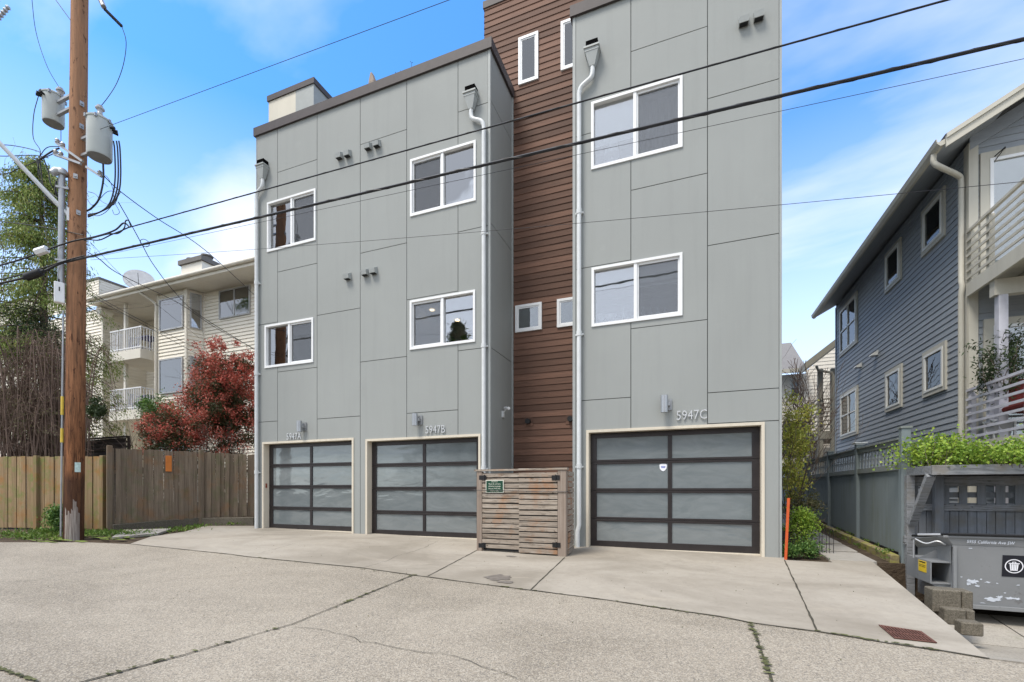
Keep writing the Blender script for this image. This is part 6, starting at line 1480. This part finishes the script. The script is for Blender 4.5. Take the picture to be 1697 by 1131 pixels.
# rear porch
YPp = 20.6; M['tan'] = painted('tan porch paint', (.30, .28, .22), .65)
rp_ = thing('rear_porch', 'tan timber rear porch with railed balcony beyond the blue house', 'porch', (x8(200, YPp), YPp, gz(6, YPp)))
xa_, xb2 = x8(196, YPp), x8(256, YPp)
for x in (xa_, xb2): q = MB(); q.box(x - .08, x + .08, YPp - .08, YPp + .08, rp_.location.z, z8(200, 150, YPp)); q.build('post', M['tan'], rp_)
q = MB(); zb4, zt4 = z8(220, 475, YPp), z8(220, 438, YPp); q.box(xa_ - .05, xb2 + 1.2, YPp - .1, YPp + 2.2, zb4, zt4); q.build('deck', M['tan'], rp_)
q = MB(); zr0, zr1 = z8(220, 430, YPp), z8(220, 290, YPp)
for k in range(8): z = zr0 + (zr1 - zr0) * k / 7; q.box(xa_ - .05, xb2 + 1.2, YPp - .12, YPp - .09, z - .025, z + .025); q.box(xa_ - .12, xa_ - .09, YPp, YPp + 2.2, z - .025, z + .025)
q.build('railing', M['tan'], rp_)
q = MB(); r0 = Vector((x8(108, YPp), YPp - .6, z8(108, 165, YPp))); r1 = Vector((x8(300, YPp), YPp - .6, z8(300, 18, YPp))); q.hexa([r0, r1, r1 + Vector((0, 1.1, 0)), r0 + Vector((0, 1.1, 0)), r0 + Vector((0, 0, .25)), r1 + Vector((0, 0, .25)), r1 + Vector((0, 1.1, .25)), r0 + Vector((0, 1.1, .25))]); q.build('roof', M['tan'], rp_)
q = MB(); q.tube([PY(1353, 607, YPp - .3), PY(1356, 614, YPp - .3), PY(1378, 618, YPp - .25), PY(1381, 624, YPp - .25), Vector((PY(1381, 624, YPp - .25).x, YPp - .25, rp_.location.z))], .05, 8); q.build('downspout', M['tan'], rp_, smooth=True)

# ---------------------------------------------------------------- planting beside the walk
c = PX(1334, 905, 1.80); b = Vector((1.80, 9.0, gz(1.8, 9))); 
def shrub(name, label, px, py, Y, r, n, mt, leaf=.05, per=60, cat='shrub', stems=6, sp=.06, w=.022):
    x = XY(px, Y); b = Vector((x, Y, gz(x, Y))); c = PY(px, py, Y); bt = tree_thing(name, label, cat, b); q = MB()
    for k in range(stems): branches(q, b, (random.gauss(0, .3), random.gauss(0, .3), 1), max(.12, (c.z - b.z)) * .6, .006, 2, .4, 3, .2, 3, None, .003)
    q.build('stems', M['bark'], bt); P_ = clumps(c, r, n, per, sp, .4); P_[:, 2] = np.maximum(P_[:, 2], b.z + .01)
    quads_mesh('foliage', leaf_quads(P_, np.full(len(P_), leaf), np.full(len(P_), w), up=.2), M[mt], bt)
shrub('shrub', 'rounded lime green shrub beside the orange stake', 1330, 868, 9.4, (.27, .25, .28), 38, 'vineleaf', .045, 70)
shrub('ground_plant', 'low dark green clump below the shrub, nearest the townhouse corner', 1313, 914, 8.75, (.12, .12, .09), 12, 'midleaf', .05, 60)
shrub('ground_plant', 'low grey green clump below the shrub, nearer the paved walk', 1343, 911, 8.85, (.16, .13, .10), 16, 'midleaf', .05, 60)
shrub('shrub', 'brown twiggy bush behind the lime shrub', 1330, 838, 10.2, (.38, .3, .3), 26, 'oldleaf', .05, 36)
# small tree with yellow green leaves
b = Vector((XY(1312, 10.6), 10.6, gz(1.9, 10.6))); tt = tree_thing('small_tree', 'slender tree with yellow green leaves hugging the townhouse corner', 'tree', b); q = MB(); tips = []
tp_ = PY(1322, 560, 10.6)
for k in range(5): branches(q, b, (random.gauss(0.04, .07), random.gauss(0, .07), 1), (tp_.z - b.z) * random.uniform(.28, .44), .014, 3, .34, 3, .25, 4, tips, .0025)
q.build('trunk', M['bark'], tt)
P_ = []
for (px, py, rr, n_) in ((1312, 660, .16, 5), (1325, 690, .22, 9), (1306, 690, .16, 6), (1318, 720, .24, 10), (1306, 745, .2, 10), (1325, 745, .22, 10), (1318, 770, .24, 13), (1310, 800, .22, 14), (1303, 720, .2, 12), (1304, 780, .22, 12), (1322, 705, .2, 9), (1330, 735, .15, 7), (1328, 795, .18, 8), (1335, 715, .14, 5), (1340, 680, .1, 3), (1316, 825, .18, 8)):
    P_.append(clumps(PY(px, py, 10.5), (rr, rr, rr * .8), n_, 30, .075, .3))
P_ = np.concatenate(P_); quads_mesh('foliage', leaf_quads(P_, np.full(len(P_), .060), np.full(len(P_), .030), up=.1), M['yelleaf'], tt)
b = Vector((XY(1322, 17), 17, gz(3, 17))); tt = tree_thing('bare_tree', 'bare leafless tree at the far end between the houses', 'tree', b); q = MB(); htt = PY(1322, 545, 17).z - b.z
for k in range(4): branches(q, b, (random.gauss(0, .12), random.gauss(0, .1), 1), htt * .36, .04, 4, .34, 3, .25, 4, None, .006)
q.build('trunk', M['twig'], tt)
# orange stake, wire cage
a, b = PY(1302, 918, 8.45), PY(1307, 826, 8.45); a = Vector((max(a.x, XC1 + .03), 8.45, gz(1.5, 8.45))); q = MB(); q.bar(a, Vector((a.x + .05, 8.5, b.z)), .040, .02, up=(0, 1, 0)); M['stk'] = plain('orange plastic stake', (.55, .09, .02), .5, var=.1)
setp(q.build('marker_stake', M['stk'], loc=a, bevel=.004), 'thin orange marker stake leaning at the townhouse corner', 'stake')
c = Vector((XY(1357, 9.35), 9.35, gz(2, 9.35))); q = MB()
for k in range(4):
    x = c.x - .16 + .105 * k; q.tube(spline([Vector((x, c.y, c.z)), Vector((x, c.y, c.z + .32)), Vector((x + .03, c.y, c.z + .42)), Vector((x + .06, c.y, c.z + .32)), Vector((x + .06, c.y, c.z))], 4), .005, 5)
q.tube([c + Vector((-.16, 0, .15)), c + Vector((.2, 0, .15))], .004, 5)
setp(q.build('wire_edging', M['black'], loc=c), 'low black wire hoop edging between the shrub and paved walk', 'garden edging')
# moss along fence foot and weeds
P_ = []
for k in range(60):
    y = random.uniform(9, 15); x = random.choice((XF - .05, XF - .22)); P_.append(np.array([x, y, gz(x, y) + random.choice((.02, .09))]) + NR.normal(size=(14, 3)) * np.array([.03, .06, .01]))
P_ = np.concatenate(P_); setp(quads_mesh('moss', leaf_quads(P_, np.full(len(P_), .05), np.full(len(P_), .015), up=.9), M['grass'], None, (XF, 9, 0)), kind='stuff')

# potted plants in the lower middle window
for i, px in enumerate((749, 770)):
    b = PY(px, 566, D + .25); b.z = W_BL[2] + .02; lb = ('left of two round green plants in the lower middle window', 'right of two round green plants in the lower middle window')[i]
    pp_ = thing('potted_plant', lb, 'potted plant', b, 'plants in the lower middle window'); q = MB(); q.lathe(b, [(.04, 0), (.06, .1), (.05, .1)], 14); q.build('pot', M['crock'], pp_)
    P_ = clumps(b + Vector((0, 0, .16)), (.09, .08, .07), 12, 50, .02, .5); quads_mesh('foliage', leaf_quads(P_, np.full(len(P_), .03), np.full(len(P_), .014), up=.3), M['vineleaf'], pp_)
# fallen blossom and litter on the drive
P_ = []
for k in range(260):
    x = random.uniform(-9, 2.4); y = random.uniform(3, 8.4); P_.append((x, y, gz(x, y) + .011))
P_ = np.array(P_); setp(quads_mesh('fallen_bits', leaf_quads(P_, np.full(len(P_), .016), np.full(len(P_), .010)) * 1.0, M['oldleaf'], None, (-4, 6, 0)), kind='stuff')

# ---------------------------------------------------------------- across the lane behind the viewer (seen as reflections in the panes)
M['beige_s'] = siding('beige lap siding', (.42, .37, .29), .15, .7, .05, .2)
YN = -11.0
nh = thing('lane_house', 'beige two storey house across the lane, reflected in the garage door panes', 'house', (2, YN, gz(2, YN)))
FN = Frame((0, YN, 0), (-1, 0, 0), (0, 1, 0)); q = MB(); zN = nh.location.z; lap(q, FN, -9, 6, zN, zN + 5.6, .15); q.box(-6, 9, YN - 8, YN - .02, zN, zN + 5.6); q.build('siding', M['beige_s'], nh)
q = MB(); q.prism([Vector((-6.5, YN + .5, zN + 5.5)), Vector((-6.5, YN - 8.5, zN + 5.5)), Vector((-6.5, YN - 4, zN + 8))], (16, 0, 0)); q.build('roof', M['shingle'], nh)
for a, z in ((-7, 1), (-3.4, 1), (1, 1), (-7, 3.6), (-3.4, 3.6), (1, 3.6)):
    simple_win(FN, a, a + 1.6, zN + z, zN + z + 1.3, nh, M['white'], 'dim', mull=(.5,), trim=M['white'], tw=.08)
lf = thing('lane_fence', 'brown board fence across the lane, reflected in the garage door panes', 'fence', (-14, -9, gz(-14, -9)))
board_fence(lf, Vector((-28, -9, gz(-28, -9))), Vector((-7, -9.5, gz(-7, -9.5))), gz(-14, -9) + 1.8, gz(-14, -9) + 1.8, .03, M['fenceR'], .14, (0, .25, .5, .75, 1))
b = Vector((-16.9, -15, gz(-11, -15))); ct_ = thing('conifer_tree', 'tall dark conifer across the lane, reflected in the window panes', 'tree', b)
q = MB(); q.tube([b, b + Vector((0, 0, 15))], [.28, .03], 10); q.build('trunk', M['bark'], ct_); P_ = []
for k in range(520):
    f_ = random.random() ** .8; a = random.uniform(0, 6.283); r_ = (1 - f_) * 6 + .3; pp = np.linspace(.25, 1, 6)[:, None] * np.array([math.cos(a) * r_, math.sin(a) * r_, -.25 * r_]) + np.array([b.x, b.y, b.z + 1.5 + 13.6 * f_]); P_.append(np.repeat(pp, 10, 0) + NR.normal(size=(60, 3)) * .14)
P_ = np.concatenate(P_); quads_mesh('crown', leaf_quads(P_, np.full(len(P_), .3), np.full(len(P_), .10), droop=.3), M['darkleaf'], ct_)
